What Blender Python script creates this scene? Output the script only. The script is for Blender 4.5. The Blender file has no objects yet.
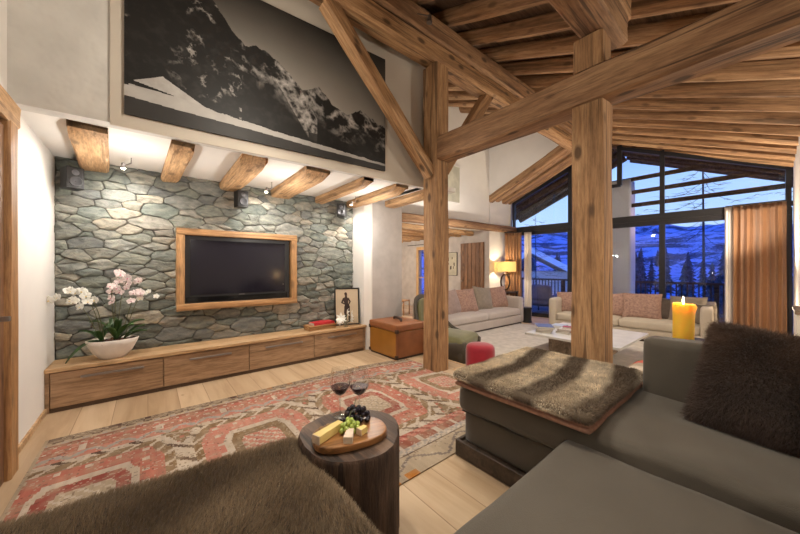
import bpy, math, random
import numpy as np
from mathutils import Vector, Matrix, noise, Euler
random.seed(7); rs = np.random.RandomState(7)
PI = math.pi
SC = bpy.context.scene
COL = bpy.data.collections.new('chalet'); SC.collection.children.link(COL)

# ------------------------------------------------------------------ linking and tagging
def link(o):
    COL.objects.link(o); return o
def tag(o, label=None, cat=None, group=None, kind=None):
    if label: o['label'] = label
    if cat: o['category'] = cat
    if group: o['group'] = group
    if kind: o['kind'] = kind
    return o
def empty(name, loc=(0, 0, 0), rz=0, label=None, cat=None, group=None):
    o = bpy.data.objects.new(name, None); link(o)
    o.empty_display_size = .1; o.location = loc; o.rotation_euler = (0, 0, rz)
    return tag(o, label, cat, group)
def copy_tree(o, parent=None):
    c = o.copy(); link(c); c.parent = parent
    for ch in list(o.children): copy_tree(ch, c)
    return c

# ------------------------------------------------------------------ mesh builders: (verts, faces)
class G:
    def __init__(s): s.v = []; s.f = []
    def add(s, v, f):
        n = len(s.v); s.v += [tuple(p) for p in v]; s.f += [tuple(i + n for i in q) for q in f]; return s
    def box(s, x0, x1, y0, y1, z0, z1):
        v = [(x0,y0,z0),(x1,y0,z0),(x1,y1,z0),(x0,y1,z0),(x0,y0,z1),(x1,y0,z1),(x1,y1,z1),(x0,y1,z1)]
        return s.add(v, [(3,2,1,0),(4,5,6,7),(0,1,5,4),(1,2,6,5),(2,3,7,6),(3,0,4,7)])
    def prism(s, poly, z0, z1):                       # poly in xy, extruded in z
        n = len(poly)
        v = [(x, y, z0) for x, y in poly] + [(x, y, z1) for x, y in poly]
        f = [tuple(reversed(range(n))), tuple(range(n, 2*n))] + [(i, (i+1) % n, n+(i+1) % n, n+i) for i in range(n)]
        return s.add(v, f)
    def slab(s, quad, t):                             # quad of 3D points, thickness vector t
        t = Vector(t); n = len(quad)
        v = [Vector(q) for q in quad] + [Vector(q) + t for q in quad]
        return s.add(v, [tuple(reversed(range(n))), tuple(range(n, 2*n))] + [(i, (i+1) % n, n+(i+1) % n, n+i) for i in range(n)])
    def lathe(s, prof, seg=28, c=(0, 0, 0), sx=1, sy=1):
        n = len(prof); v = []; f = []
        for k in range(seg):
            a = 2*PI*k/seg
            for r, z in prof: v.append((c[0]+r*math.cos(a)*sx, c[1]+r*math.sin(a)*sy, c[2]+z))
        for k in range(seg):
            for i in range(n-1):
                a, b = k*n+i, ((k+1) % seg)*n+i
                f.append((a, b, b+1, a+1))
        return s.add(v, f)
    def tube(s, pts, r, seg=8, cap=True):
        pts = [Vector(p) for p in pts]; n = len(pts)
        rr = r if isinstance(r, (list, tuple)) else [r]*n
        v = []; f = []; up = Vector((0.13, 0.21, .97)).normalized(); prev = None
        for i, p in enumerate(pts):
            t = (pts[min(i+1, n-1)]-pts[max(i-1, 0)]).normalized()
            if prev is None:
                a = t.cross(up)
                if a.length < .2: a = t.cross(Vector((1, 0, 0)))
                a.normalize()
            else: a = (prev-t*prev.dot(t)).normalized()
            prev = a; b = t.cross(a)
            for k in range(seg):
                q = 2*PI*k/seg; v.append(p+(a*math.cos(q)+b*math.sin(q))*rr[i])
        for i in range(n-1):
            for k in range(seg):
                f.append((i*seg+k, i*seg+(k+1) % seg, (i+1)*seg+(k+1) % seg, (i+1)*seg+k))
        if cap: f += [tuple(reversed(range(seg))), tuple((n-1)*seg+k for k in range(seg))]
        return s.add(v, f)
    def sphere(s, c, r, seg=14, rings=9, sc=(1, 1, 1)):
        v = [(c[0], c[1], c[2]-r*sc[2])]; f = []
        for j in range(1, rings):
            t = -PI/2+PI*j/rings
            for k in range(seg):
                a = 2*PI*k/seg
                v.append((c[0]+r*math.cos(t)*math.cos(a)*sc[0], c[1]+r*math.cos(t)*math.sin(a)*sc[1], c[2]+r*math.sin(t)*sc[2]))
        v.append((c[0], c[1], c[2]+r*sc[2])); top = len(v)-1
        for k in range(seg):
            f.append((0, 1+(k+1) % seg, 1+k)); f.append((top, top-seg+k, top-seg+(k+1) % seg))
            for j in range(rings-2):
                a = 1+j*seg
                f.append((a+k, a+(k+1) % seg, a+seg+(k+1) % seg, a+seg+k))
        return s.add(v, f)
    def build(s, name, mat, parent=None, smooth=False, bevel=0, loc=None, rot=None, auto=None):
        me = bpy.data.meshes.new(name); me.from_pydata(s.v, [], s.f); me.update()
        o = bpy.data.objects.new(name, me); link(o)
        if mat: me.materials.append(mat)
        if smooth or auto: me.polygons.foreach_set('use_smooth', [True]*len(me.polygons))
        if auto:
            me.set_sharp_from_angle(angle=math.radians(auto))
        if bevel:
            m = o.modifiers.new('soft_edge', 'BEVEL'); m.width = bevel; m.segments = 3; m.limit_method = 'ANGLE'
        if parent is not None: o.parent = parent
        if loc: o.location = loc
        if rot: o.rotation_euler = rot
        return o
def boxo(name, mat, parent, x0, x1, y0, y1, z0, z1, bevel=.003, **k):
    return G().box(x0, x1, y0, y1, z0, z1).build(name, mat, parent, bevel=bevel, **k)

def softbox(lx, ly, lz, r=.05, puff=.02, n=14, wob=.004, seed=0, pinch=0):
    """rounded, slightly puffed upholstery block centred on the origin"""
    h = Vector((lx/2, ly/2, lz/2)); v = []; f = []; idx = {}
    r = min(r, h.x*.99, h.y*.99, h.z*.99)
    def vert(p):
        k = tuple(round(c, 5) for c in p)
        if k in idx: return idx[k]
        P = Vector((p[0]*h.x, p[1]*h.y, p[2]*h.z))
        q = Vector([max(-(h[i]-r), min(h[i]-r, P[i])) for i in range(3)])
        d = P-q
        if d.length > 1e-9:
            m = max(abs(d.x), abs(d.y), abs(d.z)); P = q+d.normalized()*m
        x, y, z = p
        P.z += puff*z*(1-x**4)*(1-y**4)
        P.x += puff*.5*x*(1-y**4)*(1-z**2); P.y += puff*.5*y*(1-x**4)*(1-z**2)
        if pinch:
            e = (abs(x)**3)*(abs(y)**3); P.z *= 1-pinch*e
        nz = noise.noise_vector(P*5+Vector((seed*3.1, seed, 0)))
        P += nz*wob
        idx[k] = len(v); v.append(P); return idx[k]
    def cs(i, n):                                    # denser near the edges
        t = -1+2*i/n
        return math.copysign(1-(1-abs(t))**1.25, t) if abs(t) < 1 else t
    for ax in range(3):
        for sg in (-1, 1):
            for i in range(n):
                for j in range(n):
                    c = []
                    for a, b in ((i, j), (i+1, j), (i+1, j+1), (i, j+1)):
                        p = [0, 0, 0]; p[ax] = sg; p[(ax+1) % 3] = cs(a, n); p[(ax+2) % 3] = cs(b, n); c.append(vert(p))
                    f.append(tuple(c) if sg > 0 else tuple(reversed(c)))
    g = G(); g.v = [tuple(p) for p in v]; g.f = f; return g
def soft(name, mat, parent, cx, cy, cz, lx, ly, lz, rot=(0, 0, 0), **k):
    return softbox(lx, ly, lz, **k).build(name, mat, parent, smooth=True, loc=(cx, cy, cz), rot=rot)
def pillow(w, h, t, n=16, seed=0, corner=.12):
    """scatter cushion standing in the xz plane, thickness along y, with a chopped soft top"""
    v = []; f = []
    for side in (-1, 1):
        b = len(v)
        for j in range(n+1):
            for i in range(n+1):
                x, z = -1+2*i/n, -1+2*j/n
                e = (1-abs(x)**2.6)*(1-abs(z)**2.6)
                y = side*t/2*max(e, 0)**.5
                sx = x*(1-corner*.45*(1-z*z)); sz = z*(1-corner*.45*(1-x*x))
                p = Vector((sx*w/2, y, sz*h/2))
                p.y += .012*noise.noise(p*7+Vector((seed*2.3, 5, seed)))*(1 if e > 0.02 else 0)
                v.append(p)
        for j in range(n):
            for i in range(n):
                q = (b+j*(n+1)+i, b+j*(n+1)+i+1, b+(j+1)*(n+1)+i+1, b+(j+1)*(n+1)+i)
                f.append(q if side < 0 else tuple(reversed(q)))
    g = G(); g.v = [tuple(p) for p in v]; g.f = f; return g

# ------------------------------------------------------------------ materials
def newmat(name):
    m = bpy.data.materials.new(name); m.use_nodes = True
    nt = m.node_tree; b = nt.nodes['Principled BSDF']; return m, nt, b
def N(nt, t, **k):
    n = nt.nodes.new(t)
    for a, b in k.items():
        if a in n.inputs: n.inputs[a].default_value = b
        else: setattr(n, a, b)
    return n
def L(nt, a, b): nt.links.new(a, b)
def coords(nt, scale, rand=True, rot=(0, 0, 0)):
    tc = N(nt, 'ShaderNodeTexCoord'); mp = N(nt, 'ShaderNodeMapping'); mp.inputs['Scale'].default_value = scale
    mp.inputs['Rotation'].default_value = rot
    if rand:
        oi = N(nt, 'ShaderNodeObjectInfo'); mu = N(nt, 'ShaderNodeMath', operation='MULTIPLY'); mu.inputs[1].default_value = 41.
        L(nt, oi.outputs['Random'], mu.inputs[0])
        va = N(nt, 'ShaderNodeVectorMath', operation='ADD'); L(nt, tc.outputs['Object'], va.inputs[0]); L(nt, mu.outputs[0], va.inputs[1])
        L(nt, va.outputs[0], mp.inputs['Vector'])
    else: L(nt, tc.outputs['Object'], mp.inputs['Vector'])
    return mp.outputs['Vector']
def ramp(nt, src, stops):
    r = N(nt, 'ShaderNodeValToRGB'); e = r.color_ramp.elements
    while len(e) < len(stops): e.new(.5)
    for i, (p, c) in enumerate(stops):
        e[i].position = p; e[i].color = (*c, 1) if len(c) == 3 else c
    L(nt, src, r.inputs['Fac']); return r.outputs['Color']
def mixc(nt, fac, a, b, mode='MIX'):
    m = N(nt, 'ShaderNodeMix', data_type='RGBA', blend_type=mode)
    for s, i in ((fac, 0), (a, 6), (b, 7)):
        if isinstance(s, (int, float)): m.inputs[i].default_value = s
        elif isinstance(s, tuple): m.inputs[i].default_value = (*s, 1)
        else: L(nt, s, m.inputs[i])
    return m.outputs[2]
def bump(nt, b, h, strength=.3, dist=.01):
    n = N(nt, 'ShaderNodeBump'); n.inputs['Strength'].default_value = strength; n.inputs['Distance'].default_value = dist
    L(nt, h, n.inputs['Height']); L(nt, n.outputs['Normal'], b.inputs['Normal'])
def plain(name, col, rough=.6, metal=0, var=.0, nscale=8, bumps=0, sheen=0, bscale=120, **k):
    m, nt, b = newmat(name)
    b.inputs['Base Color'].default_value = (*col, 1); b.inputs['Roughness'].default_value = rough; b.inputs['Metallic'].default_value = metal
    if sheen: b.inputs['Sheen Weight'].default_value = sheen; b.inputs['Sheen Roughness'].default_value = .4
    v = coords(nt, (1, 1, 1))
    if var:
        no = N(nt, 'ShaderNodeTexNoise', Scale=nscale, Detail=6.); L(nt, v, no.inputs['Vector'])
        dk = tuple(c*(1-var) for c in col); lt = tuple(min(1, c*(1+var)) for c in col)
        L(nt, ramp(nt, no.outputs['Fac'], [(.3, dk), (.7, lt)]), b.inputs['Base Color'])
    if bumps:
        n2 = N(nt, 'ShaderNodeTexNoise', Scale=bscale, Detail=3.); L(nt, v, n2.inputs['Vector']); bump(nt, b, n2.outputs['Fac'], bumps, .004)
    for a, q in k.items(): b.inputs[a].default_value = q
    return m
def wood(name, dark, mid, light, axis=0, freq=9, knots=.5, rough=.7, bmp=.35, cracks=.5, stretch=.09):
    m, nt, b = newmat(name)
    sc = [1, 1, 1]; sc[axis] = stretch
    v = coords(nt, tuple(sc))
    n1 = N(nt, 'ShaderNodeTexNoise', Scale=float(freq), Detail=7., Roughness=.62, Distortion=.6); L(nt, v, n1.inputs['Vector'])
    base = ramp(nt, n1.outputs['Fac'], [(.28, dark), (.5, mid), (.72, light)])
    n2 = N(nt, 'ShaderNodeTexNoise', Scale=freq*7., Detail=4., Roughness=.7); L(nt, v, n2.inputs['Vector'])
    fine = ramp(nt, n2.outputs['Fac'], [(.3, (.48, .44, .40)), (.6, (1.10, 1.08, 1.06))])
    c = mixc(nt, .85, base, fine, 'MULTIPLY')
    if cracks:
        n3 = N(nt, 'ShaderNodeTexNoise', Scale=freq*2.4, Detail=3., Roughness=.5); L(nt, coords(nt, tuple(q*(.35 if i == axis else 1) for i, q in enumerate(sc))), n3.inputs['Vector'])
        cr = ramp(nt, n3.outputs['Fac'], [(.575, (0, 0, 0)), (.635, (cracks,)*3)])
        c = mixc(nt, cr, c, tuple(q*.35 for q in dark))
    if knots:
        sk = [3.2, 3.2, 3.2]; sk[axis] = 1.5
        vo = N(nt, 'ShaderNodeTexVoronoi', Scale=1.9, Randomness=1.); L(nt, coords(nt, tuple(sk)), vo.inputs['Vector'])
        kn = ramp(nt, vo.outputs['Distance'], [(.12, (knots,)*3), (.23, (0, 0, 0))])
        c = mixc(nt, kn, c, tuple(q*.4 for q in dark))
    L(nt, c, b.inputs['Base Color']); b.inputs['Roughness'].default_value = rough
    if bmp: bump(nt, b, n2.outputs['Fac'], bmp, .006)
    return m
def glassy(name, tint=(1, 1, 1), reflect=.045, edge=.6):
    m = bpy.data.materials.new(name); m.use_nodes = True; nt = m.node_tree; nt.nodes.clear()
    o = N(nt, 'ShaderNodeOutputMaterial'); t = N(nt, 'ShaderNodeBsdfTransparent'); t.inputs[0].default_value = (*tint, 1)
    g = N(nt, 'ShaderNodeBsdfGlossy'); g.inputs['Roughness'].default_value = .01
    fr = N(nt, 'ShaderNodeLayerWeight'); fr.inputs['Blend'].default_value = .5
    pw_ = N(nt, 'ShaderNodeMath', operation='POWER'); L(nt, fr.outputs['Facing'], pw_.inputs[0]); pw_.inputs[1].default_value = 4.
    ma = N(nt, 'ShaderNodeMath', operation='MULTIPLY_ADD'); L(nt, pw_.outputs[0], ma.inputs[0]); ma.inputs[1].default_value = edge; ma.inputs[2].default_value = reflect
    mx = N(nt, 'ShaderNodeMixShader'); L(nt, ma.outputs[0], mx.inputs[0]); L(nt, t.outputs[0], mx.inputs[1]); L(nt, g.outputs[0], mx.inputs[2])
    L(nt, mx.outputs[0], o.inputs[0]); return m
def attrmat(name, rough=.9, bscale=0, bst=.2, sheen=0, attr='Col', spec=.3):
    m, nt, b = newmat(name); a = N(nt, 'ShaderNodeAttribute'); a.attribute_name = attr
    L(nt, a.outputs['Color'], b.inputs['Base Color']); b.inputs['Roughness'].default_value = rough
    b.inputs['Specular IOR Level'].default_value = spec
    if sheen: b.inputs['Sheen Weight'].default_value = sheen
    if bscale:
        no = N(nt, 'ShaderNodeTexNoise', Scale=float(bscale), Detail=5.); L(nt, coords(nt, (1, 1, 1), False), no.inputs['Vector']); bump(nt, b, no.outputs['Fac'], bst, .01)
    return m
def emit(name, col, st):
    m = bpy.data.materials.new(name); m.use_nodes = True; nt = m.node_tree; nt.nodes.clear()
    o = N(nt, 'ShaderNodeOutputMaterial'); e = N(nt, 'ShaderNodeEmission'); e.inputs[0].default_value = (*col, 1); e.inputs[1].default_value = st
    L(nt, e.outputs[0], o.inputs[0]); return m

M = {}
M['old_beam'] = wood('aged_larch_beam', (.13, .062, .028), (.29, .16, .08), (.43, .265, .14), freq=8, knots=.85, rough=.75, bmp=.5, cracks=.8)
M['post'] = wood('aged_larch_post', (.19, .095, .04), (.38, .215, .10), (.54, .34, .18), freq=8, knots=.9, rough=.75, bmp=.5, cracks=.75)
M['rafter'] = wood('aged_rafter', (.17, .088, .04), (.37, .21, .105), (.54, .345, .185), freq=7, knots=.6, rough=.8, bmp=.45, cracks=.55)
M['boards'] = wood('roof_boards', (.075, .042, .024), (.15, .088, .05), (.21, .13, .075), axis=0, freq=6, knots=.4, rough=.85)
M['alcove_beam'] = wood('sawn_alcove_beam', (.34, .19, .09), (.56, .35, .18), (.70, .48, .28), axis=0, freq=9, knots=.7, rough=.7)
M['oak_top'] = wood('bench_top_oak', (.44, .27, .13), (.56, .37, .20), (.64, .45, .27), freq=7, knots=.35, rough=.45, bmp=.1, cracks=.15)
M['oak_front'] = wood('bench_front_oak', (.25, .15, .08), (.38, .24, .14), (.48, .32, .20), freq=8, knots=.45, rough=.45, bmp=.12, cracks=.5)
M['frame_oak'] = wood('frame_oak', (.30, .15, .055), (.47, .26, .11), (.58, .36, .17), freq=9, knots=.6, rough=.55, bmp=.3, cracks=.4)
M['door_wood'] = wood('door_wood', (.13, .06, .03), (.27, .14, .07), (.36, .21, .12), axis=2, freq=7, knots=.6, rough=.6)
M['window_wood'] = wood('larch_window', (.52, .30, .12), (.66, .42, .19), (.72, .5, .26), axis=2, freq=7, knots=.2, rough=.5, cracks=0)
M['log'] = wood('dark_log_bark', (.025, .014, .01), (.075, .042, .026), (.15, .09, .058), axis=2, freq=13, knots=.3, rough=.8, bmp=.9, cracks=.8, stretch=.14)
M['log_top'] = wood('dark_log_top', (.035, .02, .013), (.09, .052, .033), (.20, .125, .08), axis=1, freq=9, knots=.2, rough=.45, bmp=.5, cracks=.9, stretch=.1)
M['stub'] = wood('dark_console', (.03, .02, .014), (.06, .04, .028), (.1, .07, .05), freq=8, knots=.2, rough=.5)
M['outdoor_wood'] = wood('weathered_slats', (.05, .03, .02), (.10, .06, .04), (.15, .10, .07), axis=1, freq=7, knots=.3, rough=.85)
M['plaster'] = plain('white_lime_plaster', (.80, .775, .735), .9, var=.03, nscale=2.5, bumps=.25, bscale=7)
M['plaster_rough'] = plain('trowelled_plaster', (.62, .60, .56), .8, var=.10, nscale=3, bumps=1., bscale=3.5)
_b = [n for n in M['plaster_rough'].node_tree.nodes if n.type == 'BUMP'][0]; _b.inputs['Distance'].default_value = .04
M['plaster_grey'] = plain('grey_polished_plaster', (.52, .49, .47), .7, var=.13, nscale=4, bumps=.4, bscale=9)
M['panel'] = plain('beige_wall_panel', (.56, .50, .42), .85, var=.03, nscale=2)
M['skirting'] = wood('skirting_oak', (.45, .28, .14), (.57, .38, .21), (.63, .45, .27), freq=7, knots=0, rough=.5, cracks=0)
M['black'] = plain('black_plastic', (.012, .012, .013), .45)
M['dark_metal'] = plain('dark_window_metal', (.028, .028, .032), .4, metal=.3)
M['steel'] = plain('brushed_steel', (.32, .30, .29), .35, metal=.9)
M['chrome'] = plain('chrome', (.7, .7, .7), .12, metal=1)
M['screen'] = plain('tv_screen', (.010, .009, .016), .12)
M['taupe'] = plain('taupe_sofa_fabric', (.088, .074, .056), .85, var=.10, nscale=4, bumps=.35, bscale=260, sheen=.25)
M['taupe_dark'] = plain('taupe_piping', (.035, .03, .025), .8)
M['beige_sofa'] = plain('beige_linen', (.50, .43, .34), .9, var=.05, nscale=5, bumps=.3, bscale=200, sheen=.2)
M['lilac_sofa'] = plain('grey_beige_linen', (.50, .44, .40), .9, var=.05, nscale=5, bumps=.3, bscale=200, sheen=.2)
M['cushion_rose'] = plain('patterned_rose_cushion', (.36, .22, .17), .85, var=.30, nscale=28, bumps=.3, sheen=.2)
M['cushion_brown'] = plain('brown_velvet_cushion', (.17, .11, .085), .8, var=.2, nscale=20, sheen=.5)
M['cushion_mauve'] = plain('mauve_cushion', (.33, .24, .21), .85, var=.12, nscale=14, sheen=.3)
M['cushion_grey'] = plain('grey_brown_cushion', (.10, .075, .06), .85, var=.2, nscale=14, sheen=.3)
M['cushion_taupe'] = plain('taupe_cushion', (.27, .22, .17), .85, var=.12, nscale=14, sheen=.3)
M['olive'] = plain('olive_velvet', (.145, .135, .05), .75, var=.15, nscale=7, sheen=.5)
M['olive_dark'] = plain('dark_olive_shell', (.065, .052, .035), .7, var=.2, nscale=7)
M['red_velvet'] = plain('red_velvet', (.30, .006, .02), .8, var=.12, nscale=9, sheen=.6)
M['leather'] = plain('orange_leather', (.32, .135, .02), .33, var=.12, nscale=5)
M['leather_top'] = plain('tan_leather_lid', (.27, .10, .038), .4, var=.22, nscale=6)
M['leather_side'] = plain('red_brown_leather', (.23, .08, .027), .42, var=.2, nscale=5)
M['leather_dark'] = plain('dark_leather_corner', (.055, .028, .018), .5, var=.3, nscale=15)
M['curtain'] = plain('copper_curtain', (.33, .175, .09), .42, var=.06, nscale=5, bumps=.15, bscale=300, sheen=.4)
M['sheer'] = plain('white_sheer', (.80, .76, .72), .8, sheen=.2)
M['stone_top'] = plain('pale_stone_top', (.62, .60, .57), .35, var=.10, nscale=6)
M['stone_base'] = wood('coffee_table_block', (.16, .11, .07), (.27, .20, .14), (.36, .28, .2), freq=6, knots=.3, rough=.6)
M['paper'] = plain('book_pages', (.72, .68, .60), .9)
M['white_ceramic'] = plain('white_ribbed_bowl', (.72, .66, .60), .6, var=.08, nscale=12, bumps=.6, bscale=25)
M['leaf'] = plain('orchid_leaf', (.035, .085, .02), .4, var=.35, nscale=6)
M['stem'] = plain('orchid_stem', (.10, .10, .04), .5)
M['petal_w'] = plain('white_petal', (.88, .88, .82), .55, var=.05, nscale=30)
M['petal_p'] = plain('pink_petal', (.84, .72, .71), .55, var=.14, nscale=45)
M['lip'] = plain('magenta_lip', (.42, .06, .14), .5)
M['soil'] = plain('bark_mulch', (.10, .05, .03), .95, var=.5, nscale=40, bumps=1., bscale=60)
M['glass'] = glassy('window_glass', (.93, .95, .98))
M['pane_small'] = glassy('picture_glass', (1, 1, 1))
M['wax'] = plain('yellow_wax', (.92, .56, .06), .45)
M['wax'].node_tree.nodes['Principled BSDF'].inputs['Subsurface Weight'].default_value = .6
M['wax'].node_tree.nodes['Principled BSDF'].inputs['Subsurface Radius'].default_value = (.06, .03, .005)
M['wax'].node_tree.nodes['Principled BSDF'].inputs['Subsurface Scale'].default_value = 1.
M['flame'] = emit('flame', (1, .72, .32), 60)
M['wick'] = plain('wick', (.02, .015, .01), .9)
M['board'] = wood('cheese_board', (.17, .07, .02), (.30, .135, .045), (.40, .20, .08), freq=8, knots=.2, rough=.28, bmp=.1)
M['cheese'] = plain('yellow_cheese', (.78, .60, .22), .5, var=.06, nscale=20)
M['rind'] = plain('pale_rind', (.70, .55, .40), .7, var=.15, nscale=25)
M['cheese_soft'] = plain('white_mould_cheese', (.74, .58, .46), .7, var=.12, nscale=25)
M['grape_g'] = plain('green_grape', (.42, .52, .12), .25, var=.15, nscale=20)
M['grape_b'] = plain('black_grape', (.014, .010, .018), .25, var=.3, nscale=20)
M['cracker'] = plain('walnut', (.28, .17, .08), .8, var=.4, nscale=40, bumps=.8, bscale=60)
M['wine'] = plain('red_wine', (.035, .002, .006), .04)
M['wineglass'] = glassy('clear_glass', (.96, .97, .97), .14, 1.1)
M['shade'] = plain('lamp_shade', (.80, .70, .50), .8)
_nt = M['shade'].node_tree; _o = _nt.nodes['Material Output']; _t = N(_nt, 'ShaderNodeBsdfTranslucent'); _t.inputs[0].default_value = (.85, .72, .46, 1)
_mx = N(_nt, 'ShaderNodeMixShader'); _mx.inputs[0].default_value = .6
L(_nt, _nt.nodes['Principled BSDF'].outputs[0], _mx.inputs[1]); L(_nt, _t.outputs[0], _mx.inputs[2]); L(_nt, _mx.outputs[0], _o.inputs[0])
M['bronze'] = plain('dark_bronze', (.06, .035, .022), .35, metal=.6)
M['drum'] = plain('drum_table_metal', (.05, .05, .045), .4, metal=.5)
M['shag'] = plain('cream_shag', (.56, .51, .45), .95, var=.14, nscale=9, bumps=1., bscale=60)
M['paper_art'] = plain('drawing_paper', (.58, .47, .33), .8, var=.06, nscale=5)
M['ink'] = plain('sepia_ink', (.06, .035, .028), .8)
M['pale_art'] = plain('pale_print', (.52, .50, .40), .8, var=.16, nscale=5)
M['deck'] = wood('balcony_deck', (.05, .04, .035), (.1, .08, .065), (.15, .12, .1), axis=1, freq=5, knots=.1)
M['snow'] = plain('snow', (.75, .78, .85), .8, var=.05, nscale=2, bumps=.5, bscale=1)
M['tree_bark'] = plain('larch_bark', (.035, .028, .025), .9)
M['needles'] = plain('snowy_needles', (.06, .08, .10), .9, var=.85, nscale=1.4)
M['chalet_wall'] = plain('chalet_render', (.5, .42, .36), .9, var=.1)
M['cover'] = plain('furniture_cover', (.26, .23, .25), .85, var=.1)
M['spot_glass'] = emit('spot_lens', (1, .86, .66), 25)
M['bulb_warm'] = emit('lit_room', (1, .75, .45), 3)

# oak plank floor, planks running along y
def floor_mat():
    m, nt, b = newmat('oak_planks')
    tc = N(nt, 'ShaderNodeTexCoord'); mp = N(nt, 'ShaderNodeMapping'); mp.inputs['Rotation'].default_value = (0, 0, PI/2)
    L(nt, tc.outputs['Object'], mp.inputs['Vector'])
    br = N(nt, 'ShaderNodeTexBrick'); br.offset = .37; br.offset_frequency = 2
    for k, v in (('Scale', 1.), ('Mortar Size', .0022), ('Mortar Smooth', .1), ('Bias', 0.), ('Brick Width', 2.3), ('Row Height', .24)): br.inputs[k].default_value = v
    br.inputs['Color1'].default_value = (.0, .0, .0, 1); br.inputs['Color2'].default_value = (1, 1, 1, 1); br.inputs['Mortar'].default_value = (.5, .5, .5, 1)
    L(nt, mp.outputs[0], br.inputs['Vector'])
    v = coords(nt, (1, .1, 1), False)
    off = N(nt, 'ShaderNodeVectorMath', operation='MULTIPLY_ADD'); L(nt, br.outputs['Color'], off.inputs[0]); off.inputs[1].default_value = (7, 3, 0); L(nt, v, off.inputs[2])
    no = N(nt, 'ShaderNodeTexNoise', Scale=7., Detail=7., Roughness=.6, Distortion=.5); L(nt, off.outputs[0], no.inputs['Vector'])
    grain = ramp(nt, no.outputs['Fac'], [(.28, (.36, .24, .135)), (.5, (.49, .355, .225)), (.74, (.58, .445, .30))])
    tone = ramp(nt, br.outputs['Color'], [(0, (.86, .83, .80)), (1, (1.08, 1.08, 1.08))])
    c = mixc(nt, 1., grain, tone, 'MULTIPLY')
    vo = N(nt, 'ShaderNodeTexVoronoi', Scale=1.5); L(nt, coords(nt, (1.8, 1, 1), False), vo.inputs['Vector'])
    c = mixc(nt, ramp(nt, vo.outputs['Distance'], [(.02, (.8,)*3), (.06, (0, 0, 0))]), c, (.22, .12, .05))
    c = mixc(nt, br.outputs['Fac'], c, (.2, .12, .06))
    L(nt, c, b.inputs['Base Color']); b.inputs['Roughness'].default_value = .42
    bump(nt, b, no.outputs['Fac'], .08, .004); return m
M['floor'] = floor_mat()

# ------------------------------------------------------------------ timbers
def beam(name, p0, p1, w, h, mat='old_beam', wob=.010, ch=.018, label=None, cat='beam', parent=None, seg=.22, group=None, up=(0, 0, 1), kind=None, round_start=0):
    p0, p1 = Vector(p0), Vector(p1); X = (p1-p0); ln = X.length; X.normalize()
    Z = Vector(up)-X*Vector(up).dot(X); Z.normalize(); Y = Z.cross(X)
    n = max(3, int(ln/seg)); sd = random.random()*50
    prof = [(-w/2+ch, -h/2), (0, -h/2), (w/2-ch, -h/2), (w/2, -h/2+ch), (w/2, 0), (w/2, h/2-ch), (w/2-ch, h/2), (0, h/2), (-w/2+ch, h/2), (-w/2, h/2-ch), (-w/2, 0), (-w/2, -h/2+ch)]
    g = G(); v = []; f = []; m = len(prof)
    for i in range(n+1):
        x = ln*i/n
        s = 1
        for k, (a, b) in enumerate(prof):
            q = noise.noise_vector(Vector((x*1.3+sd, k*1.7, sd)))*wob
            bb = b
            if round_start and x < round_start and b < 0:
                t = 1-x/round_start; bb = b+h*.75*t*t
            v.append((x, a+q.y, bb+q.z))
    for i in range(n):
        for k in range(m): f.append((i*m+k, (i+1)*m+k, (i+1)*m+(k+1) % m, i*m+(k+1) % m))
    f.append(tuple(range(m))); f.append(tuple(reversed([n*m+k for k in range(m)])))
    f = [tuple(reversed(q)) for q in f]
    o = g.add(v, f).build(name, M[mat] if isinstance(mat, str) else mat, parent, auto=38)
    R = Matrix((X, Y, Z)).transposed().to_4x4(); R.translation = p0
    o.matrix_world = R if parent is None else R
    return tag(o, label, cat if label else None, group, kind)

# geometry of the place
ST = 3.32               # edge of the step
LOW = -.17              # lower floor
TAN = .42
def roof(y): return 4.55+TAN*(y-2.79)         # underside of south rafters
WX = lambda y: 9.2+.075*(5.5-y)               # window wall line
PW = lambda x: 3.22-.0622*(x+.72)             # photo wall line
CZ = 2.435

# ------------------------------------------------------------------ the shell
def S(o): return tag(o, kind='structure')
S(G().prism([(-.9, -3.2), (3.07, -3.2), (3.07, 2.63), (ST, 2.63), (ST, 4.7), (-.9, 4.7)], -.25, 0).build('floor', M['floor']))
S(G().prism([(3.07, -3.2), (9.75, -3.2), (9.75, 10.2), (3.0, 10.2), (3.0, 4.7), (ST, 4.7), (ST, 2.63), (3.07, 2.63)], -.4, LOW).build('floor_lower', M['floor']))
S(boxo('trim_1', M['skirting'], None, ST-.02, ST+.025, 2.60, 4.1, -.03, .004))
S(boxo('trim_2', M['skirting'], None, 3.05, 3.095, -3.2, 2.63, -.03, .004)); S(boxo('trim_3', M['skirting'], None, 3.095, ST+.025, 2.605, 2.65, -.03, .004))
S(G().box(-.92, -.72, -3.2, 4.75, 0, 5.4).build('wall_left', M['plaster']))
S(G().box(-.92, 3.42, 4.58, 4.8, 0, CZ+.2).build('wall_north_backing', M['plaster_rough']))
S(G().prism([(2.70, 4.58), (2.70, 4.20), (2.78, 4.10), (2.80, 4.10), (2.80, 4.58)], -.001, CZ+.02).build('wall_return', M['plaster']))
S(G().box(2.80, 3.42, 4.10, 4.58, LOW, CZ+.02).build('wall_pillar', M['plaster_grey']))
S(G().prism([(-.9, PW(-.9)+.002), (2.98, PW(2.98)+.002), (3.50, 2.96), (3.50, 4.6), (-.9, 4.6)], CZ, CZ+.06).build('ceiling_alcove', M['plaster']))
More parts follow.
